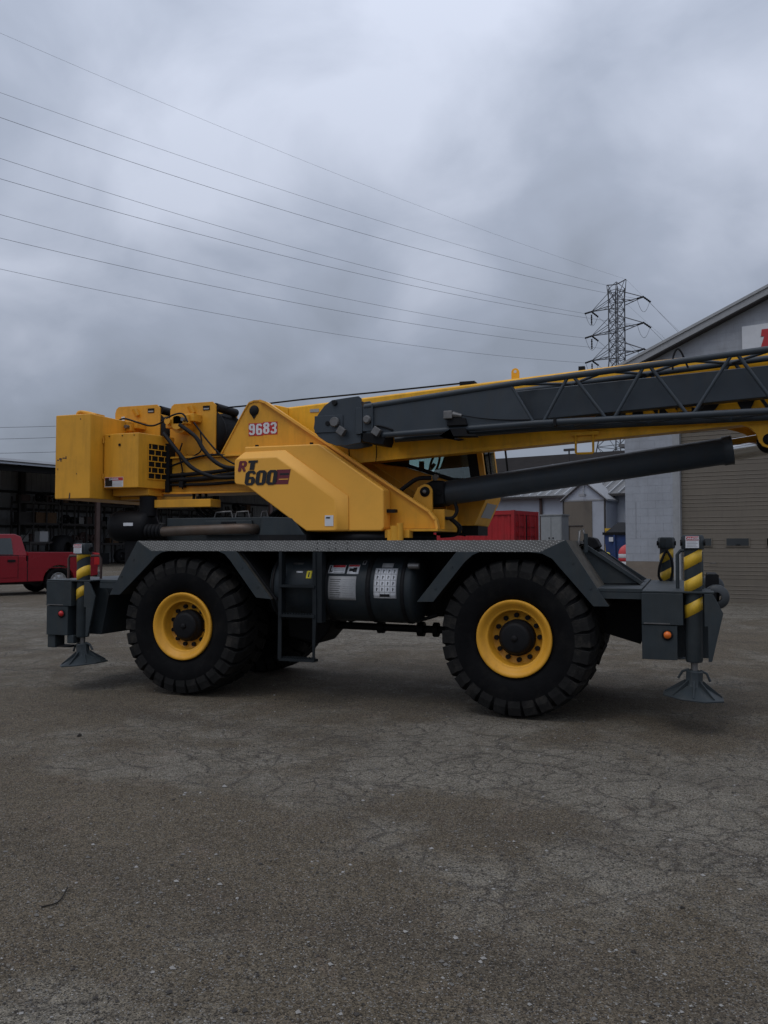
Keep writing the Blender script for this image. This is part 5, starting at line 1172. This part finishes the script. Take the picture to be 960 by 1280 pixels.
for z in (2.55, 2.75, 2.95, 3.14): gbox(0.53, 0.545, z, z + 0.014, 0.001, 0.008).build('bolt', DRK, ec)
# ---- winches
def winch(x0, x1, z0, z1, motor):
    n = MB()
    pr = [(x0, z0), (x1, z0), (x1, z1 - 0.05), (x1 - 0.05, z1), (x0 + 0.06, z1), (x0 + 0.02, z1 - 0.03), (x0, z1 - 0.09)]
    w0 = n.prism(pr, 1.05, 1.075).build('winch', YEL, CR, bevel=0.004)
    MB().prism(pr, 1.60, 1.625).build('winch_plate', YEL, w0, bevel=0.004)
    xc, zc = (x0 + x1) / 2 + 0.06, (z0 + z1) / 2 - 0.03
    r0 = (z1 - z0) * 0.36
    pf = [(0.08, 1.08), (r0 * 1.22, 1.08), (r0 * 1.22, 1.10)]
    y = 1.10
    while y < 1.56:
        pf += [(r0 * 1.02, y), (r0 * 1.06, y + 0.011), (r0 * 1.02, y + 0.022)]; y += 0.022
    pf += [(r0 * 1.22, 1.57), (r0 * 1.22, 1.595), (0.08, 1.595)]
    MB().lathe(pf, 40, 'y', (xc + 0.10, 0, zc)).build('drum', DRK, w0)
    MB().cyl((x1 - 0.02, 1.076, z1 - 0.07), (x1 - 0.02, 1.60, z1 - 0.07), 0.055, 16).build('roller', DRK, w0)
    MB().box(x1 - 0.19, x1 - 0.09, 1.043, 1.049, z1 - 0.11, z1 - 0.05).build('data_plate', BLK, w0); MB().box(x1 - 0.18, x1 - 0.10, 1.040, 1.0425, z1 - 0.10, z1 - 0.082).build('plate_text', DGY, w0)
    mz = z0 + (z1 - z0) * motor
    mo = MB(); mo.cyl((xc - 0.14, 1.05, mz), (xc - 0.14, 0.86, mz), 0.13, 20); mo.cyl((xc - 0.14, 0.86, mz), (xc - 0.14, 0.80, mz), 0.09, 16)
    mo.box(xc - 0.33, xc - 0.02, 0.83, 0.96, mz - 0.06, mz + 0.05); mo.box(xc - 0.2, xc + 0.02, 0.80, 0.90, mz - 0.02, mz + 0.10); mo.box(xc - 0.05, xc + 0.08, 0.86, 1.05, mz + 0.02, mz + 0.12)
    mo.cyl((xc - 0.26, 0.84, mz + 0.02), (xc - 0.26, 0.76, mz + 0.02), 0.045, 12)
    mo.build('winch_motor', YEL, w0, bevel=0.006)
    MB().tube([(xc - 0.04, 1.03, z1 - 0.14), (xc - 0.08, 1.0, z1 - 0.05)], 0.035, 8).build('fitting', YEL, w0)
    MB().cyl((xc - 0.02, 0.80, mz + 0.03), (xc - 0.02, 0.74, mz + 0.03), 0.025, 10).build('port', STL, w0)
    for k in range(9): MB().cyl((x0 + 0.05 + k * (x1 - x0 - 0.1) / 8, 1.038, z0 + 0.06), (x0 + 0.05 + k * (x1 - x0 - 0.1) / 8, 1.049, z0 + 0.06), 0.014, 6).build('bolt', YEL, w0)
    MB().box(x0 + 0.11, x0 + 0.16, 1.043, 1.049, z1 - 0.20, z1 - 0.14).build('sticker', WHT, w0)
    return w0
winch(-1.86, -1.135, 2.93, 3.675, 0.52); winch(-0.975, -0.275, 2.93, 3.665, 0.60)
# ---- hoses over the frame side
def hose(pts, r, name='hose'): return MB().tube(spline(pts, 7), r, 8).build(name, BLK, CR)
hose([(-0.86, 0.74, 3.23), (-0.60, 0.66, 2.98), (-0.36, 0.62, 2.76), (-0.08, 0.62, 2.64), (0.14, 0.64, 2.62), (0.40, 0.70, 2.64)], 0.027)
hose([(-0.62, 0.74, 3.33), (-0.36, 0.70, 3.16), (-0.22, 0.68, 2.98), (-0.04, 0.66, 2.82), (0.16, 0.66, 2.74), (0.40, 0.70, 2.76)], 0.027)
hose([(-1.70, 0.82, 3.40), (-1.52, 0.78, 3.46), (-1.30, 0.78, 3.40), (-1.10, 0.78, 3.345), (-0.95, 0.78, 3.37), (-0.75, 0.76, 3.46), (-0.58, 0.74, 3.47), (-0.50, 0.74, 3.36)], 0.012)
hose([(-0.45, 0.80, 3.36), (-0.22, 0.78, 3.10), (0.0, 0.76, 2.90), (0.20, 0.74, 2.79), (0.36, 0.74, 2.76)], 0.012)
hose([(-0.83, 0.82, 2.62), (-0.3, 0.80, 2.63), (0.0, 0.78, 2.66), (0.36, 0.78, 2.70)], 0.032)
hose([(-0.83, 0.82, 2.68), (-0.3, 0.80, 2.70), (0.0, 0.78, 2.72), (0.36, 0.78, 2.76)], 0.026)
hose([(-0.83, 0.82, 2.56), (-0.3, 0.81, 2.555), (0.1, 0.81, 2.57), (0.36, 0.80, 2.58)], 0.020)
hose([(-0.83, 0.83, 2.80), (-0.66, 0.80, 2.84), (-0.45, 0.80, 2.90), (-0.2, 0.80, 2.93), (0.0, 0.82, 2.92)], 0.014)
hose([(-0.46, 0.98, 3.25), (-0.42, 0.95, 3.08), (-0.44, 0.94, 2.99), (-0.56, 0.94, 2.93)], 0.010, 'cable')
hose([(-0.62, 0.80, 3.10), (-0.66, 0.80, 2.95), (-0.62, 0.81, 2.75), (-0.62, 0.82, 2.50)], 0.010, 'cable')
MB().box(-0.86, -0.80, 0.78, 0.92, 2.46, 3.10).build('hose_guard', BLK, CR)
MB().box(-0.64, -0.58, 0.76, 0.85, 2.52, 2.60).build('hose_clamp', DRK, CR); MB().box(-0.64, -0.60, 0.80, 0.85, 2.62, 2.72).build('hose_clamp', DRK, CR)

for k in range(5):
    y = 0.80 + 0.10 * k
    hose([(0.62, y, 2.10), (0.78, y - 0.05, 2.20 + 0.02 * k), (1.00, y, 2.22), (1.16, y + 0.05, 2.08 - 0.02 * k), (1.22, y + 0.1, 1.98)], 0.018)
for k in range(3): hose([(-0.50 + 0.09 * k, 0.90, 2.44), (-0.48 + 0.09 * k, 0.88, 2.30), (-0.40 + 0.1 * k, 0.86, 2.20), (-0.28 + 0.12 * k, 0.88, 2.12)], 0.02)
for k in range(2): hose([(2.86, 1.15 + 0.12 * k, 2.10), (2.96, 1.2 + 0.12 * k, 1.99), (2.90, 1.3, 1.90), (2.7, 1.35, 1.88)], 0.018)
# ---- boom
BS = 0.06
zb = lambda x: 2.688 + BS * x
ztp = lambda x: 3.478 + BS * x
XE = 9.6
bo_ = MB(); prof = [(1.02, 0.03), (1.05, 0.0), (1.32, 0.0), (1.62, 0.16), (1.62, 0.77), (1.60, 0.79), (1.04, 0.79), (1.02, 0.77)]
bo_.loft([(0.46, y, zb(0.46) + h) for y, h in prof], [(XE, y, zb(XE) + h) for y, h in prof])
bm_ = bo_.build('boom', YELB, CR, bevel=0.004)
MB().prism([(0.30, 3.40), (0.36, 3.54), (0.62, 3.56), (0.80, 3.515), (0.80, 2.9), (0.45, 2.85)], 1.0, 1.62).build('boom_heel', YELB, bm_, bevel=0.01)
MB().prism([(1.55, zb(1.55) - 0.012), (XE, zb(XE) - 0.012), (XE, zb(XE) + 0.03), (1.55, zb(1.55) + 0.03)], 1.008, 1.0185).build('bottom_weld_strip', YELB, bm_)
for i, (hh, ww) in enumerate(((0.64, 0.48), (0.52, 0.37))):
    x0, x1 = XE - 0.05 + i * 0.35, XE + 0.35 + i * 0.35
    MB().loft([(x0, 1.32 - ww / 2, zb(x0) + 0.07 + 0.06 * i), (x0, 1.32 + ww / 2, zb(x0) + 0.07 + 0.06 * i), (x0, 1.32 + ww / 2, zb(x0) + 0.07 + 0.06 * i + hh), (x0, 1.32 - ww / 2, zb(x0) + 0.07 + 0.06 * i + hh)],
              [(x1, 1.32 - ww / 2, zb(x1) + 0.07 + 0.06 * i), (x1, 1.32 + ww / 2, zb(x1) + 0.07 + 0.06 * i), (x1, 1.32 + ww / 2, zb(x1) + 0.07 + 0.06 * i + hh), (x1, 1.32 - ww / 2, zb(x1) + 0.07 + 0.06 * i + hh)]).build('inner_section', YELB, bm_)
MB().prism([(10.25, 3.2), (10.9, 3.1), (11.0, 3.35), (10.85, 3.95), (10.25, 4.0)], 1.15, 1.49).build('boom_head', YELB, bm_, bevel=0.01)
for x, z in ((10.7, 3.85), (10.75, 3.25)): MB().lathe([(0.04, 1.08), (0.22, 1.08), (0.20, 1.12), (0.22, 1.16), (0.04, 1.16)], 28, 'y', (x, 0, z)).build('sheave', DRK, bm_)
br_ = [(5.95, zb(5.95) + 0.04), (6.08, 3.045), (6.16, 3.01), (6.22, 2.95), (6.25, 2.86), (6.285, 2.81), (6.34, 2.79), (6.44, 2.80), (6.52, 2.86), (6.62, 2.98), (6.80, zb(6.80) + 0.04)]
for y0 in (1.016, 1.59): MB().prism(br_, y0, y0 + 0.032).build('cylinder_bracket', YELB, bm_, bevel=0.004)
MB().lathe([(0, -0.012), (0.055, -0.012), (0.06, 0.0)], 20, 'y', (6.345, 1.016, 2.88)).build('bracket_pin', BLK, bm_)
lug = MB().prism([(3.59, ztp(3.6) - 0.02), (3.59, 3.83)] + arc(3.636, 3.83, 0.046, math.pi, 0, 8)[1:] + [(3.682, ztp(3.68) - 0.02)], 1.30, 1.33).build('lifting_eye', YELB, bm_)
MB().lathe([(0, -0.003), (0.018, -0.003), (0.018, 0.0)], 14, 'y', (3.636, 1.299, 3.835)).build('eye_hole', WHT, bm_)
MB().box(3.70, 3.80, 1.25, 1.40, ztp(3.7), ztp(3.7) + 0.03).build('lug_pad', YELB, bm_)
MB().box(3.02, 3.20, 1.05, 1.2, ztp(3.1) - 0.015, ztp(3.1) + 0.045).build('rope_guide', DRK, bm_)
MB().box(4.40, 4.47, 1.05, 1.12, ztp(4.4) - 0.02, ztp(4.4) + 0.05).build('rope_guide', DRK, bm_)
MB().box(1.10, 1.22, 1.012, 1.0185, 3.44, 3.48).build('name_plate', DGY, bm_)
for x in (1.62, 1.98): MB().tube(spline([(x, 1.012, zb(x) + 0.22), (x + 0.01, 1.01, zb(x) + 0.10), (x + 0.0, 1.012, zb(x) - 0.02)], 4), 0.006, 6).build('cable', BLK, bm_)
text_mb('GROVE', 0.60, 4.45, zb(4.6) + 0.215, 1.0165, sx=1.08, off=0.022, depth=0.003, sp=1.08).build('lettering', BLD, bm_)
for x in (1.62, 2.42, 3.3, 5.25): MB().prism([(x, zb(x) + 0.005), (x + 0.012, zb(x) + 0.005), (x + 0.012, ztp(x) - 0.03), (x, ztp(x) - 0.03)], 1.0145, 1.0195).build('weld_seam', YELB, bm_)
# hanging yellow hose guide under the boom
MB().tube([(4.37, 1.0, zb(4.37) + 0.10), (4.37, 1.0, 2.81), (4.38, 1.0, 2.80), (4.55, 1.0, 2.80), (4.56, 1.0, 2.81), (4.56, 1.0, zb(4.56) + 0.10)], 0.014, 6).build('hose_guide', YELB, bm_)
MB().box(4.32, 4.62, 0.985, 1.016, zb(4.4) + 0.05, zb(4.4) + 0.09).build('guide_mount', YELB, bm_)
# wire rope from winch along the boom top
MB().tube([(-0.24, 1.30, 3.62), (0.30, 1.25, 3.625), (0.9, 1.20, 3.645), (1.9, 1.15, 3.665), (2.6, 1.12, 3.685), (3.1, 1.10, 3.70)], 0.011, 6).build('wire_rope', BLK, CR)

# ---- lift cylinder
a_, b_ = Vector((2.70, 1.32, 2.395)), Vector((6.01, 1.32, 2.815)); dv = (b_ - a_).normalized()
lc = MB().tube([a_, a_ + dv * 0.05, b_ - dv * 0.10, b_ - dv * 0.10, b_], [0.14, 0.148, 0.148, 0.160, 0.160], 40).build('lift_cylinder', GRYJ, CR)
MB().tube([b_, Vector((6.36, 1.32, 2.863))], 0.122, 28).build('cylinder_rod', CHR, lc)
MB().tube([(6.36, 1.16, 2.875), (6.36, 1.48, 2.875)], 0.12, 24).build('rod_eye', DRK, lc)
MB().prism([(2.50, 2.30), (2.62, 2.24), (2.80, 2.26), (2.80, 2.55), (2.66, 2.56), (2.52, 2.50)], 1.14, 1.5).build('cylinder_base', DRK, lc, bevel=0.03)
MB().cyl((2.70, 1.10, 2.58), (2.70, 1.15, 2.60), 0.035, 12).build('hose_fitting', STL, lc)
MB().lathe([(0, -0.01), (0.03, -0.01), (0.035, 0)], 14, 'y', (2.74, 1.138, 2.40)).build('port_plug', DRK, lc)
bk = [(2.42, 1.965), (2.42, 2.27), (2.52, 2.47)] + arc(2.605, 2.41, 0.09, R(140), 0, 10) + [(2.70, 1.965)]
kb = MB().prism(bk, 1.0, 1.035).build('pivot_bracket', YEL, CR, bevel=0.005); MB().prism(bk, 1.60, 1.635).build('far_bracket', YEL, kb)
MB().lathe([(0.0, -0.02), (0.03, -0.02), (0.032, -0.014), (0.058, -0.014), (0.062, 0.0)], 24, 'y', (2.605, 1.0, 2.41)).build('pivot_pin', BLK, kb)
MB().lathe([(0.0, -0.028), (0.022, -0.028), (0.024, -0.02)], 16, 'y', (2.605, 1.0, 2.41)).build('pin_cap', STL, kb)
MB().box(2.70, 2.84, 1.02, 1.62, 1.966, 2.20).build('bracket_web', YEL, kb)
MB().tube(spline([(2.66, 1.08, 2.58), (2.50, 1.05, 2.57), (2.36, 1.02, 2.48), (2.22, 1.0, 2.38), (2.05, 0.98, 2.36)], 6), 0.026, 8).build('cylinder_hose', BLK, CR)
MB().tube(spline([(2.94, 1.12, 2.28), (2.97, 1.10, 2.18), (2.92, 1.08, 2.10), (2.80, 1.06, 2.10), (2.68, 1.06, 2.14)], 6), 0.022, 8).build('cylinder_hose', BLK, CR)

# ---- operator cab on the far side
CY0, CY1 = 1.76, 2.58
low = [(1.45, 2.02), (3.02, 2.02), (3.19, 2.38), (3.175, 2.56), (2.74, 2.575), (2.10, 2.79), (1.45, 2.88)]
cb = MB().prism(low, CY0, CY1).build('operator_cab', YEL, CR, bevel=0.01)
MB().prism([(1.45, 3.36), (3.06, 3.36), (3.02, 3.44), (2.9, 3.48), (1.55, 3.48), (1.45, 3.42)], CY0, CY1).build('cab_roof', YEL, cb, bevel=0.01)
for y0 in (CY0 + 0.002, CY1 - 0.062):
    MB().prism([(1.46, 2.885), (1.56, 2.87), (1.56, 3.358), (1.46, 3.358)], y0, y0 + 0.06).build('pillar', YEL, cb)
    MB().prism([(3.105, 2.565), (3.17, 2.565), (3.07, 3.358), (3.0, 3.358)], y0, y0 + 0.06).build('pillar', YEL, cb)
    MB().prism([(2.98, 2.575), (3.10, 2.57), (2.995, 3.358), (2.87, 3.358)], y0 + 0.004, y0 + 0.05).build('door_post', BLK, cb)
    MB().prism([(1.45, 2.885), (2.10, 2.795), (2.74, 2.58), (3.0, 2.57), (3.0, 2.61), (2.75, 2.625), (2.11, 2.84), (1.56, 2.91)], y0 - 0.005, y0 + 0.02).build('window_seal', BLK, cb)
    MB().prism([(1.57, 2.915), (2.11, 2.845), (2.75, 2.63), (2.99, 2.615), (2.89, 3.355), (1.57, 3.355)], y0 + 0.02, y0 + 0.028).build('window_pane', GLS, cb)
MB().loft([(3.165, CY0 + 0.07, 2.57), (3.165, CY1 - 0.07, 2.57), (3.075, CY1 - 0.07, 3.35), (3.075, CY0 + 0.07, 3.35)], [(3.157, CY0 + 0.07, 2.57), (3.157, CY1 - 0.07, 2.57), (3.067, CY1 - 0.07, 3.35), (3.067, CY0 + 0.07, 3.35)]).build('windscreen', GLS, cb)
MB().box(1.47, 1.478, CY0 + 0.07, CY1 - 0.07, 2.89, 3.35).build('rear_window', GLS, cb)
MB().tube([(3.19, 2.05, 2.56), (3.13, 2.0, 3.2)], 0.012, 6).build('wiper', BLK, cb)
MB().tube([(3.36, 2.35, 2.50), (3.27, 2.35, 3.30)], 0.014, 6).build('mirror_bar', BLK, cb)
MB().loft([(2.45, 1.95, 2.60), (2.85, 1.95, 2.60), (2.80, 1.95, 3.02), (2.62, 1.95, 3.06)], [(2.45, 2.4, 2.60), (2.85, 2.4, 2.60), (2.80, 2.4, 3.02), (2.62, 2.4, 3.06)]).build('seat', BLK, cb, bevel=0.03)
stw = [(2.38 + 0.10 * math.cos(t) * 0.5, 2.2 + 0.17 * math.sin(t), 2.86 + 0.15 * math.cos(t)) for t in [2 * math.pi * i / 24 for i in range(24)]]
MB().tube(stw, 0.016, 6, closed=True).build('steering_wheel', BLK, cb)
MB().tube([(2.38, 2.2, 2.86), (2.25, 2.2, 2.70)], 0.025, 8).build('steering_column', BLK, cb)
for x, z in ((1.95, 2.98), (2.16, 2.90)): MB().box(x, x + 0.06, 2.2, 2.25, 2.80, z).build('control_lever', BLK, cb)
MB().box(1.6, 1.9, CY1 - 0.16, CY1 - 0.08, 2.88, 3.3).build('console', DRK, cb)
# decal on the sloping lower front
p0, p1 = Vector((3.02, 0, 2.02)), Vector((3.19, 0, 2.38)); dd = (p1 - p0)
def slp(t, n): q = p0 + dd * t + Vector((dd.z, 0, -dd.x)).normalized() * n; return (q.x, q.z)
MB().loft([(slp(0.30, 0.002)[0], CY0 + 0.14, slp(0.30, 0.002)[1]), (slp(0.30, 0.002)[0], CY1 - 0.12, slp(0.30, 0.002)[1]), (slp(0.80, 0.002)[0], CY1 - 0.12, slp(0.80, 0.002)[1]), (slp(0.80, 0.002)[0], CY0 + 0.14, slp(0.80, 0.002)[1])],
          [(slp(0.30, 0.006)[0], CY0 + 0.14, slp(0.30, 0.006)[1]), (slp(0.30, 0.006)[0], CY1 - 0.12, slp(0.30, 0.006)[1]), (slp(0.80, 0.006)[0], CY1 - 0.12, slp(0.80, 0.006)[1]), (slp(0.80, 0.006)[0], CY0 + 0.14, slp(0.80, 0.006)[1])]).build('worn_decal', DGY, cb)
MB().box(2.5, 3.05, 1.85, 2.4, 1.90, 2.02).build('cab_mount', DRK, cb)
MB().tube([(2.6, 1.80, 1.98), (2.9, 1.80, 1.90)], 0.02, 6).build('mount_strut', DRK, cb)

# ---- lattice jib stowed on the boom side
jt = lambda x: 3.375 + 0.0925 * (x - 2.02) if x < 3.75 else 3.535 + 0.0705 * (x - 3.75)
jb = lambda x: 3.040 + 0.030 * (x - 2.27) if x < 4.0 else 3.092 + 0.004 * (x - 4.0)
NYJ, FYJ = 0.50, 0.95
XJ = 9.8
JH = [(1.382, 3.162), (1.395, 3.25), (1.444, 3.331), (1.52, 3.42), (1.618, 3.482), (1.78, 3.497), (1.951, 3.51), (1.985, 3.48), (1.985, 3.40), (1.98, 2.965), (1.792, 2.937), (1.67, 2.942), (1.55, 2.985), (1.445, 3.055), (1.40, 3.11)]
jp = MB().prism(JH, NYJ + 0.0, NYJ + 0.03).build('lattice_jib', GRYJ, CR, bevel=0.005)
MB().prism(JH, 0.87, 0.90).build('head_plate', GRYJ, jp, bevel=0.005)
MB().box(1.86, 1.99, NYJ + 0.031, 0.869, 3.0, 3.45).build('head_block', GRYJ, jp)
MB().box(1.40, 1.76, NYJ - 0.014, NYJ - 0.001, 3.10, 3.30).build('reinforcing_plate', GRYJ, jp, bevel=0.004)
MB().lathe([(0, -0.045), (0.05, -0.045), (0.06, -0.03), (0.06, 0)], 14, 'y', (1.665, NYJ - 0.014, 3.215)).build('sheave_pin', STL, jp)
MB().lathe([(0, -0.01), (0.028, -0.01), (0.028, 0)], 12, 'y', (1.57, NYJ - 0.0145, 3.205)).build('pin_hole', BLK, jp)
MB().lathe([(0, -0.03), (0.03, -0.03), (0.034, 0)], 10, 'y', (1.655, NYJ, 3.445)).build('pin_boss', DRK, jp)
for (x, z) in ((1.765, 3.10), (2.20, 3.075)):
    c_ = MB().box(-0.045, 0.045, -0.08, 0.0, -0.045, 0.045).build('lamp_block', STL, jp, bevel=0.006)
    c_.location = Vector((x, NYJ - 0.06, z)) - WL[jp.name]; c_.rotation_euler = (0, R(35), 0)
MB().box(1.985, 2.01, NYJ - 0.03, NYJ + 0.25, 3.07, 3.40).build('coupling', GRYJ, jp)
MB().box(1.93, 1.99, NYJ - 0.03, NYJ - 0.002, 3.06, 3.37).build('coupling', GRYJ, jp, bevel=0.005)
MB().box(2.012, 2.13, NYJ - 0.025, NYJ + 0.05, 3.09, 3.385).build('coupling_plate', GRYJ, jp, bevel=0.005)
MB().box(2.13, 2.145, NYJ - 0.045, NYJ + 0.02, 3.08, 3.40).build('coupling_rib', GRYJ, jp)
MB().lathe([(0, -0.05), (0.035, -0.05), (0.05, -0.03), (0.05, 0)], 14, 'y', (2.075, NYJ - 0.025, 3.22)).build('coupling_pin', STL, jp)
MB().prism([(2.012, 3.07), (2.28, 3.06), (2.285, 2.99), (2.26, 2.925), (2.14, 2.945), (2.012, 2.975)], NYJ - 0.02, NYJ + 0.30).build('lower_bracket', DRK, jp, bevel=0.006)
MB().tube(spline([(2.13, NYJ - 0.01, 3.12), (2.2, NYJ - 0.03, 3.145), (2.3, NYJ - 0.02, 3.12), (2.38, NYJ - 0.02, 3.09)], 5), 0.012, 6).build('cable', BLK, jp)
def xs(a, b, n): return [a + (b - a) * i / n for i in range(n + 1)]
TOPX = [2.03, 3.75, 5.1, 6.4, XJ]; BOTX = [2.25, 4.0, 5.1, 6.4, XJ]
MB().tube([(x, NYJ, jt(x)) for x in TOPX], 0.034, 16).build('chord', GRYJ, jp)
MB().tube([(x, NYJ, jb(x)) for x in BOTX], 0.034, 16).build('chord', GRYJ, jp)
MB().tube([(x, FYJ, jt(x)) for x in TOPX], 0.033, 16).build('chord', GRYJ, jp)
MB().tube([(x, FYJ, jb(x)) for x in BOTX], 0.034, 16).build('chord', GRYJ, jp)
p1_ = [(2.03, jt(2.03) - 0.015), (3.73, jt(3.73) - 0.015), (3.96, jb(3.96) + 0.02), (2.06, jb(2.3) + 0.02)]
MB().prism(p1_, NYJ - 0.012, NYJ + 0.012).build('web_plate', GRYJ, jp); MB().prism(p1_, FYJ - 0.012, FYJ + 0.008).build('web_plate', GRYJ, jp)
zig = [('t', 3.73), ('b', 3.985), ('b', 4.085), ('t', 4.355), ('t', 4.405), ('b', 4.75), ('b', 4.82), ('t', 5.13), ('t', 5.18), ('b', 5.552), ('b', 5.598), ('t', 5.975), ('t', 6.02), ('b', 6.40), ('b', 6.45), ('t', 6.84), ('t', 6.89), ('b', 7.3), ('b', 7.35), ('t', 7.75), ('t', 7.8), ('b', 8.25), ('b', 8.3), ('t', 8.75), ('t', 8.8), ('b', 9.3), ('b', 9.35), ('t', 9.75)]
pz = lambda k, x: jt(x) if k == 't' else jb(x)
for (k0, x0), (k1, x1) in zip(zig, zig[1:]):
    if k0 == k1: continue
    for y in (NYJ, FYJ): MB().tube([(x0, y, pz(k0, x0)), (x1, y, pz(k1, x1))], 0.0185, 10).build('brace', GRYJ, jp)
tx = [3.75, 4.35, 4.75, 5.15, 5.55, 5.98, 6.4, 6.85, 7.3, 7.8, 8.3, 8.8, 9.3, 9.75]
for i in range(len(tx) - 1):
    ya, yb2 = (NYJ, FYJ) if i % 2 == 0 else (FYJ, NYJ)
    MB().tube([(tx[i], ya, jt(tx[i])), (tx[i + 1], yb2, jt(tx[i + 1]))], 0.017, 8).build('brace', GRYJ, jp)
    MB().tube([(tx[i], ya, jb(tx[i])), (tx[i + 1], yb2, jb(tx[i + 1]))], 0.017, 8).build('brace', GRYJ, jp)
# the inner tapered extension carried inside the lattice
ix = lambda x: (3.483 + 0.042 * (x - 3.7), 3.150 + 0.050 * (x - 3.9))
sx_ = [2.3, XJ - 0.3]
MB().loft([(2.3, y, z) for y, z in ((0.68, ix(2.3)[1]), (0.84, ix(2.3)[1]), (0.84, ix(2.3)[0]), (0.68, ix(2.3)[0]))], [(9.5, y, z) for y, z in ((0.68, ix(9.5)[1]), (0.84, ix(9.5)[1]), (0.84, ix(9.5)[0]), (0.68, ix(9.5)[0]))]).build('inner_extension', GRYJ, jp, bevel=0.01)
MB().prism([(3.03, 3.10), (3.26, 3.10), (3.24, 3.18), (3.05, 3.19)], NYJ - 0.07, NYJ + 0.0).build('clamp', DRK, jp, bevel=0.006)
MB().box(3.0, 3.10, NYJ - 0.10, NYJ - 0.02, 3.175, 3.265).build('lamp_block', STL, jp, bevel=0.008)
MB().tube([(3.10, NYJ - 0.06, 3.225), (3.20, NYJ - 0.06, 3.205)], [0.035, 0.02], 12).build('connector', STL, jp)
MB().tube(spline([(3.2, NYJ - 0.05, 3.21), (3.45, NYJ - 0.03, 3.165), (3.7, NYJ - 0.02, 3.14), (3.95, NYJ - 0.02, 3.13)], 5), 0.006, 6).build('cable', BLK, jp)
MB().prism([(3.0, 2.985), (3.36, 2.975), (3.34, 2.995), (3.26, 3.0), (3.24, 3.07), (3.06, 3.07), (3.05, 2.965), (3.12, 2.945), (3.2, 2.955)], NYJ - 0.05, NYJ + 0.10).build('stow_bracket', DRK, jp, bevel=0.004)
MB().box(4.20, 4.23, NYJ - 0.05, NYJ + 0.05, jb(4.2) - 0.045, jb(4.2) + 0.045).build('clamp', DRK, jp)
MB().tube(spline([(5.41, 0.72, 3.62), (5.415, 0.72, 3.75), (5.455, 0.72, 3.835), (5.495, 0.72, 3.80), (5.53, 0.72, 3.71), (5.56, 0.72, 3.63)], 5), 0.011, 6).build('wire_loop', BLK, jp)
for x in (4.45, 5.45): MB().box(x, x + 0.14, 0.86, 1.02, 3.20, 3.32).build('stow_lug', YELB, jp)

# ================================================================== small things on the yard
def rnd_stone(m, x, y, q, rg, sq=0.6):
    vs = []
    for dx, dy, dz in ((1, 0, 0), (-1, 0, 0), (0, 1, 0), (0, -1, 0), (0, 0, 1), (0, 0, -0.4)):
        k = q * rg.uniform(0.7, 1.25); vs.append((x + dx * k + rg.uniform(-.2, .2) * q, y + dy * k + rg.uniform(-.2, .2) * q, q * 0.25 + dz * k * sq))
    m.add(vs, [(0, 2, 4), (2, 1, 4), (1, 3, 4), (3, 0, 4), (2, 0, 5), (1, 2, 5), (3, 1, 5), (0, 3, 5)])
rg = random.Random(11); gm = MB(); gw = MB(); gd = MB()
for i in range(52000):
    d = 1.6 + 9.5 * rg.random() ** 1.7; a = yw + R(rg.uniform(-30, 30)) + math.pi / 2
    x, y = camp.x + d * math.cos(a), camp.y + d * math.sin(a)
    q = rg.uniform(0.0018, 0.0052) * (1 + (rg.random() < 0.06) * rg.uniform(0.5, 2.2))
    u_ = rg.random(); rnd_stone(gm if u_ < 0.45 else gd if u_ < 0.8 else gw, x, y, q, rg)
o = gm.build('gravel', STONE); tag(o, 'fine loose gravel scattered over the cracked yard', 'gravel', kind='stuff')
o = gd.build('gravel', STONED); tag(o, 'dark grit scattered over the cracked yard', 'gravel', kind='stuff')
o = gw.build('gravel', STONEW); tag(o, 'sparse pale chips of gravel on the yard', 'gravel', kind='stuff')
def gnd(px, py):
    b = (py - 681) / 1050; dist = 1.78 / b; v = camp + (ff_ + rr_ * ((px - 480) / 1050)) * dist; return v.x, v.y
for i, (px, py, q, lab) in enumerate(((375, 1253, 0.012, 'pale rounded pebble lying alone in the near gravel'), (283, 980, 0.022, 'whitish stone chip on the cracked pale patch'), (602, 1226, 0.011, 'greyish pebble among the near gravel'), (103, 918, 0.035, 'dark small stone on the bare dirt'), (846, 1127, 0.016, 'dark clod on the cracked asphalt'))):
    x, y = gnd(px, py); m = MB(); rnd_stone(m, x, y, q, rg, 0.8); tag(m.build('pebble', STONEW if i < 3 else TWIG), lab, 'stone')
x0, y0 = gnd(59, 1127); x1, y1 = gnd(80, 1121); x2, y2 = gnd(91, 1105)
tag(MB().tube(spline([(x0, y0, 0.006), (x1, y1, 0.008), (x2, y2, 0.012)], 6), [0.004] * 13, 5).build('twig', TWIG), 'thin dark curved twig lying on the bare asphalt', 'twig')
